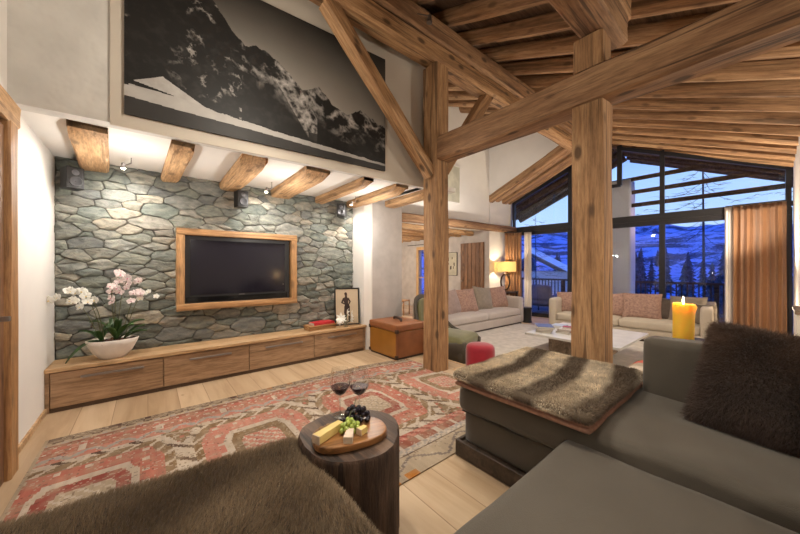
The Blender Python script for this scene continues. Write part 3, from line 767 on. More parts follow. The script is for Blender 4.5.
def orchid(loc, label, stems, pet, leaves, sz, lip=True):
    t = empty('orchid', loc, 0, label, 'orchid', 'orchids in the white bowl')
    fm = []
    for s in range(3):
        o = flower_mesh(sz, s).build('flower', M[pet], t, smooth=True)
        v, f = petal_mesh(.3*sz, .35*sz, .9); G().add(v, f).build('lip', M['lip'] if lip else M['cheese'], o, smooth=True, rot=(.3, 0, PI))
        fm.append(o)
    used = [False]*3; c = 0
    for pts, nf in stems:
        pts = [Vector(p) for p in pts]
        cur = []
        for i in range(25):
            u = i/24; a, b, c_, d = pts
            cur.append(a*(1-u)**3+b*3*u*(1-u)**2+c_*3*u*u*(1-u)+d*u**3)
        G().tube(cur, [.0035]*len(cur), 6).build('stem', M['stem'], t, smooth=True)
        for k in range(nf):
            q = cur[24-int(k*13/max(nf, 1))]
            o = fm[c % 3]
            if used[c % 3]:
                src = o; o = src.copy(); link(o); o.parent = t
                for ch in src.children:
                    c2 = ch.copy(); link(c2); c2.parent = o
            used[c % 3] = True
            off = Vector((random.uniform(-.028, .028), random.uniform(-.035, .01), random.uniform(-.028, .02)))
            o.location = q+off
            o.rotation_euler = (PI/2+random.uniform(-.3, .3)-.2, random.uniform(-.4, .4), random.uniform(-.8, .3))
            c += 1
    for (ang, ln, up, wdt) in leaves:
        g = G(); v = []; f = []
        for j in range(11):
            u = j/10; w = wdt*math.sin(PI*(u*.9+.08))**.7
            p = Vector((math.cos(ang)*ln*u, math.sin(ang)*ln*u*.8, (up*1.7*u-up*1.0*u*u) if up > .05 else (.10*u-.26*u*u)))
            sd_ = Vector((-math.sin(ang), math.cos(ang), 0))
            v += [p-sd_*w/2+Vector((0, 0, .012)), p, p+sd_*w/2+Vector((0, 0, .012))]
        for j in range(10):
            for i in range(2): f.append((j*3+i, j*3+i+1, (j+1)*3+i+1, (j+1)*3+i))
        o = g.add(v, f).build('leaf', M['leaf'], t, smooth=True); mo = o.modifiers.new('t', 'SOLIDIFY'); mo.thickness = .003
    return t
Z0_ = .185
orchid((-.36, 4.27, .405+Z0_-.01), 'white orchid arching left over the bowl edge beside the left wall', [([(0, 0, 0), (-.06, 0, .15), (-.12, -.0, .50), (-.32, -.04, .46)], 5), ([(.01, .02, 0), (-.03, .02, .28), (-.10, .02, .56), (-.22, -.0, .53)], 5), ([(.02, .0, 0), (-.0, .02, .26), (-.06, .02, .52), (-.16, -.0, .52)], 3)], 'petal_w',
       [(3.5, .25, .02, .08), (2.9, .17, .16, .07), (4.4, .15, .16, .06), (1.0, .15, .22, .06)], .050, False)
orchid((-.25, 4.28, .405+Z0_-.01), 'pink and white orchid standing upright in the middle of the bowl', [([(0, 0, 0), (-.02, 0, .2), (-.05, 0, .50), (-.02, -.05, .56)], 5), ([(0, .02, 0), (.03, 0, .35), (.04, 0, .72), (.15, -.05, .60)], 8), ([(-.02, .0, 0), (-.0, .02, .35), (-.02, 0, .70), (.05, -.04, .70)], 5), ([(.03, 0, 0), (.10, 0, .3), (.15, 0, .55), (.17, -.03, .46)], 5)], 'petal_p',
       [(.4, .24, .24, .07), (-.9, .22, .22, .07), (1.8, .22, .28, .07), (-2.0, .2, .2, .07), (.0, .22, .1, .06), (-1.4, .2, .3, .06), (3.0, .2, .28, .06)], .044)
orchid((-.19, 4.29, .405+Z0_-.01), 'pale orchid with one spray leaning right over the bench', [([(0, 0, 0), (.06, 0, .3), (.12, 0, .54), (.25, -.03, .46)], 4)], 'petal_w', [(.6, .20, .15, .055), (-.4, .20, .10, .055)], .036, False)

# ------------------------------------------------------------------ objects on the right end of the bench
bx = empty('wooden_box', (2.01, 4.34, .405), .06, 'low carved wooden box on the bench under the red book', 'box')
boxo('body', M['frame_oak'], bx, -.215, .215, -.10, .10, 0, .052, .006); boxo('lid', M['frame_oak'], bx, -.22, .22, -.105, .105, .053, .07, .006)
def book(x, y, z, w, d, h, rz, colr, label, group):
    t = empty('book', (x, y, z), rz, label, 'book', group)
    cm = plain('cover', colr, .5)
    G().box(-w/2, w/2, -d/2, d/2, 0, .003).box(-w/2, w/2, -d/2, d/2, h-.003, h).box(-w/2, w/2, -d/2, -d/2+.003, 0, h).build('cover', cm, t, bevel=.001)
    G().box(-w/2+.004, w/2-.005, -d/2+.003, d/2-.005, .0031, h-.0031).build('pages', M['paper'], t)
    return t
book(2.03, 4.33, .476, .34, .17, .035, .08, (.55, .02, .03), 'bright red book lying on the wooden box', 'books on the bench')
va = empty('flower_vase', (2.39, 4.235, .405), 0, 'small glass vase with white lilies in front of the framed drawing', 'vase')
G().lathe([(0, .0), (.034, 0), (.038, .006), (.04, .08), (.037, .08), (.034, .01), (0, .008)], 24).build('glass', M['wineglass'], va, smooth=True)
vf = empty('lily_bunch', (2.39, 4.235, .419), 0, 'loose white lilies standing in the small glass vase', 'flowers')
for i, (dx, dy, dz, s) in enumerate(((-.10, -.02, .13, .11), (-.05, .0, .10, .08), (.09, -.02, .15, .11), (.04, .02, .20, .09), (.10, .0, .08, .07), (-.11, 0, .07, .08))):
    G().tube([(0, 0, 0), (dx*.3, dy*.3, dz*.6), (dx*.9, dy, dz*.9)], .003, 6).build('stem', M['leaf'], vf)
    g = G()
    for k in range(6):
        v, f = petal_mesh(s*.38, s*.75, .8); R = Matrix.Rotation(k*PI/3, 3, 'Z'); g.add([R@Vector(p) for p in v], f)
    o = g.build('flower', M['petal_w'], vf, smooth=True, loc=(dx, dy, dz), rot=(.9+.2*i, (-.9 if dx < 0 else .9), .4*i))
fd = empty('framed_drawing', (2.475, 4.335, .407), -.10, 'black framed sepia drawing of a standing figure leaning at the bench end', 'picture')
fw, fh = .40, .59
G().box(-fw/2, fw/2, -.012, .012, 0, .018).box(-fw/2, fw/2, -.012, .012, fh-.018, fh).box(-fw/2, -fw/2+.018, -.012, .012, .018, fh-.018).box(fw/2-.018, fw/2, -.012, .012, .018, fh-.018).build('frame', M['black'], fd, bevel=.002)
boxo('paper', M['paper_art'], fd, -fw/2+.016, fw/2-.016, -.004, .004, .016, fh-.016, 0)
g = G()
def blob(pts, w):
    for (a, b), (ra, rb) in zip(zip(pts, pts[1:]), zip(w, w[1:])):
        a, b = Vector((*a,)), Vector((*b,)); d = (b-a).normalized(); n = Vector((-d.y, d.x))
        q = [a-n*ra, a+n*ra, b+n*rb, b-n*rb]
        g.prism([(p.x, p.y) for p in q], .0, .0015)
    for p, r in zip(pts, w): g.prism([(p[0]+r*math.cos(k*PI/6), p[1]+r*math.sin(k*PI/6)) for k in range(12)], .0, .0016)
blob([(-.02, .50), (-.015, .475)], [.022, .02]); blob([(-.015, .45), (-.02, .40), (-.01, .34), (0, .29)], [.018, .042, .028, .04])
blob([(-.02, .29), (-.03, .20), (-.02, .10), (-.04, .05)], [.026, .02, .013, .012]); blob([(.02, .29), (.025, .20), (.035, .10), (.03, .05)], [.026, .02, .013, .012])
blob([(-.055, .42), (-.085, .36), (-.03, .33)], [.014, .011, .009]); blob([(.02, .42), (.05, .37), (.02, .31)], [.014, .011, .009])
g.build('figure', M['ink'], fd, rot=(PI/2, 0, 0), loc=(0, -.0045, 0))
fd.rotation_euler = (-.08, 0, -.28)
# wall beside

# ------------------------------------------------------------------ leather trunk
tk = empty('leather_trunk', (2.99, 3.72, 0), 0, 'glossy orange leather trunk with tan lid beside the grey plaster pillar', 'trunk')
boxo('body', M['leather'], tk, -.275, .285, -.34, .33, .03, .40, .012)
boxo('side_panel', M['leather_side'], tk, -.272, .288, -.352, -.34, .035, .395, .004)
boxo('lid', M['leather_top'], tk, -.285, .295, -.358, .34, .405, .505, .02)
boxo('base', M['leather_dark'], tk, -.26, .27, -.33, .32, 0, .03, .004)
for sx, sy in ((-.285, -.36), (-.285, .30), (.255, -.36), (.255, .30)):
    boxo('corner_guard', M['leather_dark'], tk, sx-.003, sx+.043, sy-.003, sy+.045, .385, .44, .008)
    boxo('corner_guard', M['leather_dark'], tk, sx-.002, sx+.04, sy-.002, sy+.044, .028, .075, .008)
for sx in (-.286, .264): boxo('edge_strip', M['leather_side'], tk, sx, sx+.022, -.358, -.338, .07, .39, .004)
G().tube([(-.02, -.14, .507), (.0, -.12, .535), (.05, .02, .54), (.07, .14, .535), (.08, .16, .507)], [.014, .018, .02, .018, .014], 10).build('handle', M['leather_dark'], tk, smooth=True)

# ------------------------------------------------------------------ olive armchair
ac = empty('tub_armchair', (3.80, 3.42, LOW), .25, 'olive velvet tub armchair with curved dark shell behind the tall post', 'armchair')
def tub(r, z0, fz, th, name, mat, a0=-2.6+PI/2, a1=2.6+PI/2, yo=0):
    v = []; f = []; n = 36
    for i in range(n+1):
        u = i/n; a = a0+(a1-a0)*u
        top = fz(abs(u-.5)*2)
        for rr, zz in ((r, z0), (r+.02, (z0+top)/2), (r+.03, top), (r+.03-th/2, top+.02), (r+.03-th, top), (r+.02-th, (z0+top)/2), (r-th, z0)):
            fl = 1.0 if math.sin(a) > 0 else 1.0+.10*(-math.sin(a))
            v.append((rr*math.cos(a), rr*math.sin(a)*fl+yo, zz))
    m = 7
    for i in range(n):
        for k in range(m): f.append((i*m+k, (i+1)*m+k, (i+1)*m+(k+1) % m, i*m+(k+1) % m))
    f.append(tuple(range(m))); f.append(tuple(reversed([n*m+k for k in range(m)])))
    return G().add(v, [tuple(reversed(q)) for q in f]).build(name, mat, ac, smooth=True)
tub(.50, .06, lambda t: .36+.66*(1/(1+math.exp((t-.36)*13))), .045, 'shell', M['olive_dark'])
tub(.455, .10, lambda t: .33+.63*(1/(1+math.exp((t-.33)*13))), .07, 'inner_back', M['olive'])
soft('seat_cushion', M['olive'], ac, 0, -.04, .34, .74, .80, .17, r=.07, puff=.03)
soft('seat_base', M['olive_dark'], ac, 0, -.04, .17, .74, .80, .18, r=.06, puff=.0)
for sx in (-.3, .3):
    for sy in (-.35, .30): G().tube([(sx, sy, 0), (sx, sy, .09)], [.018, .026]).build('leg', M['stub'], ac)

# ------------------------------------------------------------------ red pouf
pf = empty('round_pouf', (3.34, 2.41, LOW), 0, 'round red velvet pouf near the step behind the chaise', 'pouf')
G().lathe([(0, .51), (.10, .508), (.155, .495), (.178, .47), (.185, .43), (.187, .2), (.184, .06), (0, .06)], 40).build('upholstery', M['red_velvet'], pf, smooth=True)
G().lathe([(0, 0), (.16, 0), (.16, .06), (0, .06)], 30).build('base', M['black'], pf)

# ------------------------------------------------------------------ sofas
def scatter(loc, rz, tilt, w, h, t, mat, label, grp, seed=0, roll=0):
    w = w*(1.24 if mat == 'cushion_rose' else 1.1); h *= 1.05
    o = pillow(w, h, t, seed=seed).build('scatter_cushion', M[mat], None, smooth=True)
    o.location = loc; o.rotation_euler = Euler((tilt, roll, rz), 'XYZ')
    return tag(o, label, 'cushion', grp)
def sofa(loc, rz, W, D, mat, label, arm=.16, seats=2, ah=.72, bh=.80, sh=.42):
    t = empty('sofa', loc, rz, label, 'sofa')            # front faces -y, origin at the front left corner
    soft('seat_base', M[mat], t, W/2, D/2, .16, W-.04, D-.02, .20, r=.03, puff=.0)
    boxo('plinth', M['stub'], t, .04, W-.04, .05, D-.05, 0, .07, .004)
    iw = (W-2*arm)/seats
    for i in range(seats): soft('seat_cushion', M[mat], t, arm+iw*(i+.5), D*.42, sh-.085, iw-.006, D*.84, .17, r=.045, puff=.02, seed=i)
    soft('backrest', M[mat], t, W/2, D-.12, bh/2+.03, W-2*arm+.02, .22, bh-.12, r=.06, puff=.02)
    for x in (arm/2, W-arm/2): soft('armrest', M[mat], t, x, D/2, ah/2+.03, arm, D, ah-.06, r=.05, puff=.01)
    return t
# pale sofa along the north side
sofa((4.62, 4.22, LOW), -.012, 3.10, .98, 'lilac_sofa', 'long pale grey sofa in front of the timber lintel', arm=.17, sh=.43)
nl = 'cushions on the pale sofa'
for i, (x, y, mat, s, rz, lab) in enumerate(((5.45, 4.72, 'cushion_mauve', .5, .15, 'mauve scatter cushion at the post end of the pale sofa'),
      (5.98, 4.72, 'cushion_rose', .5, -.1, 'rose brown patterned cushion second along the pale sofa from the post'),
      (6.36, 4.86, 'cushion_brown', .48, .2, 'dark brown cushion tucked behind the middle of the pale sofa'),
      (6.66, 4.72, 'cushion_taupe', .52, -.15, 'taupe cushion leaning in the middle of the pale sofa'),
      (7.02, 4.86, 'cushion_grey', .46, .2, 'dark grey brown cushion tucked behind the right pair on the pale sofa'),
      (7.30, 4.72, 'cushion_rose', .50, -.25, 'rose brown cushion leaning near the lamp end of the pale sofa'),
      (5.15, 4.86, 'cushion_brown', .46, .3, 'brown cushion half hidden by the tall post on the pale sofa'))):
    s *= 1.13; scatter((x, y, LOW+.43+s/2-.02), rz, -.32, s, s, .17, mat, lab, nl, i, roll=random.uniform(-.12, .12))
# beige sofa with its back to the window
R2 = -PI/2-.085
sf = sofa((7.45, 3.42, LOW), 0, 2.78, .95, 'beige_sofa', 'beige linen sofa standing with its back to the big window', arm=.17, sh=.43, bh=.78, ah=.76)
sf.rotation_euler = (0, 0, -PI/2+.09)
def onsofa(a, d): # a along from its left end, d depth from the front
    m = Matrix.Rotation(-PI/2+.09, 3, 'Z'); p = m@Vector((a, d, 0)); return 7.45+p.x, 3.42+p.y
nl = 'cushions on the beige window sofa'
for i, (a_, d_, mat, s, rz, lab) in enumerate(((.34, .50, 'cushion_rose', .5, .1, 'rose patterned cushion at the curtain end of the beige sofa, left of the thick post'),
      (1.15, .50, 'cushion_rose', .5, .15, 'rose patterned cushion just right of the thick post on the beige sofa'),
      (1.40, .60, 'cushion_grey', .46, -.2, 'dark cushion tucked between the two rose ones on the beige sofa'),
      (1.72, .48, 'cushion_rose', .54, .0, 'large rose patterned cushion in the middle of the beige sofa'),
      (2.10, .60, 'cushion_grey', .46, .2, 'dark cushion behind the candle side of the beige sofa'),
      (2.42, .50, 'cushion_taupe', .52, -.25, 'taupe cushion beside the right armrest behind the candle'))):
    x, y = onsofa(a_, d_)
    scatter((x, y, LOW+.43+s/2-.02), -PI/2+.09+rz, -.32, s, s, .17, mat, lab, nl, 20+i, roll=random.uniform(-.1, .1))
# fur throw over right end of the back
def drape(name, pts, width_vec, mat, n=10, parent=None, wob=.012):
    v = []; f = []; wv = Vector(width_vec); cur = []
    P = [Vector(p) for p in pts]
    for a, b in zip(P, P[1:]):
        for k in range(5): cur.append(a.lerp(b, k/5))
    cur.append(P[-1])
    for i, p in enumerate(cur):
        for j in range(n+1):
            q = p+wv*(j/n-.5); v.append(q+noise.noise_vector(q*6)*wob)
    for i in range(len(cur)-1):
        for j in range(n): f.append((i*(n+1)+j, i*(n+1)+j+1, (i+1)*(n+1)+j+1, (i+1)*(n+1)+j))
    o = G().add(v, f).build(name, mat, parent, smooth=True); m = o.modifiers.new('t', 'SOLIDIFY'); m.thickness = .02; m.offset = 0
    return o
x, y = onsofa(2.66, .80); dvx = (math.cos(.09), math.sin(.09))
th = drape('fur_throw', [(x-.42*dvx[0], y-.42*dvx[1], LOW+.79), (x-.1, y-.01, LOW+.80), (x+.10, y, LOW+.82), (x+.19, y, LOW+.79), (x+.22, y, LOW+.60), (x+.23, y, LOW+.30)], (.04, -.30, 0), plain('grey_fur_throw', (.26, .22, .18), .95, var=.3, nscale=10, bumps=1., bscale=60), wob=.02)
tag(th, 'grey brown fur throw hanging over the right end of the beige sofa', 'throw')

# coffee table, books, pale rug
ct = empty('coffee_table', (5.08, 1.34, LOW), .0, 'low square coffee table with a pale stone top on a wooden block', 'table')
boxo('table_top', M['stone_top'], ct, 0, 1.55, 0, 1.40, .33, .37, .004)
boxo('block_base', M['stone_base'], ct, .35, 1.20, .35, 1.15, .03, .33, .006)
TT = LOW+.371
cols_ = [((.10, .12, .25), .36, .27, .03), ((.55, .50, .42), .34, .26, .025), ((.12, .08, .06), .33, .26, .022), ((.65, .62, .58), .31, .24, .03)]
z = TT
for i, (c, w, d, h) in enumerate(reversed(cols_)):
    book(5.40, 2.55, z, w, d, h, .3+.1*i, c, ['pale book, bottom', 'dark brown book, second from the bottom', 'cream book, third', 'dark blue book, topmost'][i]+' of the far left stack on the coffee table', 'books on the coffee table'); z += h+.0005
z = TT
for i, (c, w, d, h) in enumerate((((.60, .56, .5), .30, .24, .03), ((.20, .08, .06), .27, .22, .028), ((.62, .60, .60), .25, .2, .02), ((.32, .04, .05), .16, .13, .03))):
    book(5.58, 2.24, z, w, d, h, -.2+.15*i, c, ['cream book, bottom', 'brown book, second from the bottom', 'white book, third', 'small dark red book, topmost'][i]+' of the stack beside the thick post', 'books on the coffee table'); z += h+.0005
z = TT
for i, (c, w, d, h) in enumerate((((.62, .60, .62), .3, .24, .03), ((.45, .5, .6), .28, .22, .02))):
    book(5.98, 2.54, z, w, d, h, .1, c, ['white book under the pale blue one', 'pale blue book on top of the white one'][i]+' at the back of the coffee table', 'books on the coffee table'); z += h+.0005
rug = softbox(3.3, 4.2, .03, r=.012, puff=0, n=30, wob=.004).build('shag_rug', M['shag'], None, smooth=True, loc=(5.95, 2.35, LOW+.017))
tag(rug, 'pale cream shag rug under the coffee table', 'rug')
def stripes(s, t):
    q = s*6+.15*math.sin(t*9)
    c = [(.20, .14, .10), (.55, .46, .36), (.55, .46, .36), (.38, .30, .22), (.50, .10, .07), (.2, .25, .1)][int(q) % 6]
    n = 1+.2*noise.noise(Vector((s*40, t*40, 0))); return tuple(x*n for x in c)
pz = empty('striped_floor_cushion', (4.42, .72, LOW), .0, 'striped brown and cream floor cushion between the post and the sofa back', 'cushion')
gc = softbox(.95, .80, .30, r=.08, puff=.04, n=24, wob=.006)
oc = gc.build('cushion_cover', attrmat('striped_wool', .95, 90, .4), pz, smooth=True, loc=(0, 0, .17))
ca = oc.data.color_attributes.new('Col', 'FLOAT_COLOR', 'POINT')
ca.data.foreach_set('color', np.array([(*stripes((v.co.x+.5)/1.0, (v.co.y+.5)), 1) for v in oc.data.vertices], dtype=np.float32).ravel())

# small drum table
dt = empty('drum_side_table', (8.06, 4.28, LOW), 0, 'small dark drum side table between the pale sofa and the window', 'table')
G().lathe([(0, 0), (.12, 0), (.13, .01), (.115, .05), (.11, .2), (.115, .35), (.135, .39), (.135, .41), (0, .41)], 32).build('drum', M['drum'], dt, auto=40)

# lamp on its console
cs_ = empty('console_table', (8.50, 5.13, LOW), 0, 'dark console table in the corner behind the pale sofa carrying the lamp', 'table')
boxo('console_top', M['stub'], cs_, -.5, .32, -.17, .17, .74, .78, .004)
for sx in (-.46, .28):
    for sy in (-.14, .14): boxo('leg', M['stub'], cs_, sx-.02, sx+.02, sy-.02, sy+.02, 0, .74, .002)
lp = empty('table_lamp', (8.36, 5.13, LOW+.781), 0, 'glowing beige box-shade table lamp with an oval ring base', 'lamp')
boxo('base', M['bronze'], lp, -.08, .08, -.06, .06, 0, .02, .003)
pts = [(.13*math.sin(a)*1, 0, .29+.24*-math.cos(a)) for a in [2*PI*i/40 for i in range(41)]]
g = G().tube(pts, .028, 8, False); g.build('ring', M['bronze'], lp, smooth=True)
G().tube([(0, 0, .53), (0, 0, .64)], .01).build('neck', M['bronze'], lp)
sh_ = G(); a, b_2 = .27, .17
for x0, x1, y0, y1 in ((-a, a, -b_2, -b_2+.004), (-a, a, b_2-.004, b_2), (-a, -a+.004, -b_2+.004, b_2-.004), (a-.004, a, -b_2+.004, b_2-.004)): sh_.box(x0, x1, y0, y1, .60, .90)
sh_.build('lamp_shade', M['shade'], lp)
lp.rotation_euler = (0, 0, -.75)

# ------------------------------------------------------------------ door, pictures, french window in the north
pd = S(G().box(8.045, 8.07, 5.68, 6.58, LOW, 2.13).build('door_2', M['door_wood']))
for k in range(6):
    boxo('door_plank', M['door_wood'], pd, 8.025, 8.046, 5.685+.15*k, 5.825+.15*k, LOW+.01, 2.12, .004)
boxo('door_handle', M['steel'], pd, 7.98, 8.03, 6.47, 6.50, .88, .91, .003)
def picture(name, c, w, h, label, art_m, rz=0, mat='black', fwid=.015):
    t = empty(name, c, rz, label, 'picture')
    G().box(-w/2, w/2, -.012, .01, 0, fwid).box(-w/2, w/2, -.012, .01, h-fwid, h).box(-w/2, -w/2+fwid, -.012, .01, fwid, h-fwid).box(w/2-fwid, w/2, -.012, .01, fwid, h-fwid).build('frame', M[mat], t, bevel=.001)
    boxo('print', M[art_m], t, -w/2+fwid*.9, w/2-fwid*.9, -.004, .006, fwid*.9, h-fwid*.9, 0)
    return t
p1 = picture('framed_print', (8.055, 7.02, 1.06), .55, .80, 'small dark framed print on the plaster wall left of the plank door', 'pale_art', -PI/2)
g = G()
for i in range(9):
    xx = random.uniform(-.16, .16); zz = random.uniform(.15, .6); a = random.uniform(0, PI)
    g.box(xx, xx+.012+.03*random.random(), -.0055, -.004, zz, zz+.05+.08*random.random())
g.build('sketch_marks', M['ink'], p1)
picture('framed_print', (6.40, 5.60, 3.12), .78, 1.05, 'large pale green picture high on the white wall right of the tall post', 'pale_art', -.073, 'plaster', .03)
fwn = S(G().box(8.01, 8.09, 7.55, 7.63, LOW, 2.12).box(8.01, 8.09, 8.0, 8.09, LOW, 2.12).box(8.01, 8.09, 8.62, 8.74, LOW, 2.12).box(8.01, 8.09, 7.63, 8.62, 2.0, 2.12).box(8.01, 8.09, 7.63, 8.62, LOW, .02).build('window_2', M['window_wood'], bevel=.004))
boxo('pane', M['glass'], fwn, 8.03, 8.036, 7.63, 8.62, .02, 2.0, 0)
# night sky behind the french window comes through dark blue glass
boxo('muntin', M['window_wood'], fwn, 8.02, 8.06, 7.63, 8.0, .95, .98, .002); boxo('muntin', M['window_wood'], fwn, 8.02, 8.06, 8.09, 8.62, .95, .98, .002)
cr = empty('curtain_rod', (7.97, 7.3, 2.20), 0, 'thin dark curtain rod above the french window', 'rod')
G().tube([(0, 0, 0), (0, 1.9, 0)], .012).build('bar', M['black'], cr)
for yy in (.1, 1.8): G().tube([(0, yy, 0), (.09, yy, 0)], .008).build('bracket', M['black'], cr)
hc = empty('ladderback_chair', (6.3, 7.6, LOW), .4, 'brown wooden chair far back in the north room', 'chair')
boxo('seat', M['frame_oak'], hc, -.22, .22, -.22, .22, .43, .46, .006)
for sx in (-.2, .2):
    G().tube([(sx, -.2, 0), (sx, -.2, .43)], .018).build('leg', M['frame_oak'], hc)
    G().tube([(sx, .2, 0), (sx, .2, .46), (sx, .24, .95)], .018).build('leg', M['frame_oak'], hc)
for zz in (.6, .74, .88): boxo('back_slat', M['frame_oak'], hc, -.19, .19, .205, .225, zz-.03, zz+.03, .004)

# ------------------------------------------------------------------ the glazed gable
wn = S(empty('window_1', (0, 0, 0)))
ANG = math.atan2(-.075, 1)
def wbar(name, y0, z0, y1, z1, t, d=.09, mat='dark_metal'):
    a = Vector((WX(y0), y0, z0)); b = Vector((WX(y1), y1, z1)); ax = b-a; ln = ax.length; ax.normalize()
    out = Vector((1, .075, 0)).normalized(); u = ax.cross(out).normalized()
    v = []
    for p in (a, b):
        for s1, s2 in ((-1, -1), (1, -1), (1, 1), (-1, 1)): v.append(p+u*s1*t/2+out*s2*d/2)
    f = [(0, 1, 2, 3), (7, 6, 5, 4)]+[(i, 4+i, 4+(i+1) % 4, (i+1) % 4) for i in range(4)]
    return G().add(v, f).build(name, M[mat], wn)
TR0, TR1 = 2.40, 2.63
ytop = lambda y: (roof(y) if y < 2.79 else nroof(y)-.17)-.0
yL, yR = 5.36, -.24
wbar('transom', yR, 2.545, yL, 2.545, .16, .14); wbar('transom_lower', yR, 2.41, yL, 2.41, .11, .11)
wbar('sill', yR, LOW+.05, yL, LOW+.05, .13, .14)
muls = [(5.33, .09), (3.66, .13), (1.66, .11), (-.21, .09)]
for y, w in muls:
    wbar('mullion', y, LOW, y, 2.5, w)
    wbar('mullion', y, 2.6, y, ytop(y)+.05, w*.8)
wbar('mullion', 2.50, 3.46, 2.50, ytop(2.50)+.05, .10); wbar('mullion', 2.74, 2.4, 2.74, 3.46, .06); wbar('notch_rail', 2.48, 3.46, 2.80, 3.46, .07)
wbar('head_rail', yR, ytop(yR)-.02, 2.50, ytop(2.50)-.02, .09); wbar('head_rail', 2.95, ytop(2.95)-.0, yL, ytop(yL)-.0, .10)
def pane(y0, y1, z00, z01, z10, z11):
    v = [(WX(y0), y0, z00), (WX(y1), y1, z10), (WX(y1), y1, z11), (WX(y0), y0, z01)]
    G().slab(v, (.006, 0, 0)).build('pane', M['glass'], wn)
for y0, y1 in ((-.2, 1.66), (1.66, 2.74), (2.74, 3.66), (3.66, 5.33)): pane(y0, y1, LOW+.1, 2.42, LOW+.1, 2.42)
pane(-.2, 1.66, 2.6, ytop(-.2), 2.6, ytop(1.66)); pane(1.66, 2.50, 2.6, ytop(1.66), 2.6, ytop(2.50)); pane(2.50, 2.74, 2.6, 3.46, 2.6, 3.46); pane(2.78, 3.63, 2.6, 4.4, 2.6, ytop(3.63)); pane(3.63, 5.33, 2.6, ytop(3.63), 2.6, ytop(5.33))
# curtains
def curtain(name, P0, P1, xo, z0, z1, mat, label, folds, amp, seed=0, cat='curtain', taper=0):
    Lc = math.hypot(P1[0]-P0[0], P1[1]-P0[1]); v = []; f = []; nu = folds*12; nz = 22; r = random.Random(seed); ph_ = [r.uniform(-.5, .5) for _ in range(folds+2)]
    for j in range(nz+1):
        t = j/nz; zz = z0+(z1-z0)*t
        for i in range(nu+1):
            u = i/nu; a = u*folds*2*PI+ph_[int(u*folds)]*.0+.5*math.sin(u*9+seed)+.25*math.sin(t*3+u*14)*(1-t)
            am = amp*(.75+.35*math.sin(u*23+seed))*(1.0-.45*t**6)
            nx_, ny_ = (P1[1]-P0[1])/Lc, -(P1[0]-P0[0])/Lc; uu = u+.012*math.sin(a*2)/Lc
            v.append((P0[0]+(P1[0]-P0[0])*uu+nx_*am*math.sin(a), P0[1]+(P1[1]-P0[1])*uu+ny_*am*math.sin(a), zz))
    for j in range(nz):
        for i in range(nu): f.append((j*(nu+1)+i, j*(nu+1)+i+1, (j+1)*(nu+1)+i+1, (j+1)*(nu+1)+i))
    t = empty(name, (0, 0, 0), 0, label, cat)
    o = G().add(v, f).build('cloth', M[mat], t, smooth=True); m = o.modifiers.new('t', 'SOLIDIFY'); m.thickness = .006; m.offset = 0
    g = G()
    for i in range(nu+1):
        pass
    G().tube([(*P0, z1+.015), (*P1, z1+.015)], .014, 8).build('track', M['dark_metal'], t)
    return t
curtain('curtain', (9.39, .52), (9.43, -.19), 0, LOW+.015, 2.60, 'curtain', 'copper brown pleated curtain at the right end of the window', 8, .085, 3)
curtain('sheer_curtain', (9.43, .62), (9.44, .53), 0, LOW+.015, 2.60, 'sheer', 'narrow white sheer beside the right copper curtain', 2, .025, 5)
curtain('curtain', (8.62, 5.32), (8.98, 4.93), 0, LOW+.015, 2.42, 'curtain', 'brown pleated curtain at the left end of the window behind the lamp', 6, .05, 8)
curtain('sheer_curtain', (9.0, 4.88), (9.06, 4.66), 0, LOW+.015, 2.42, 'sheer', 'narrow white sheer beside the left brown curtain', 2, .025, 2)

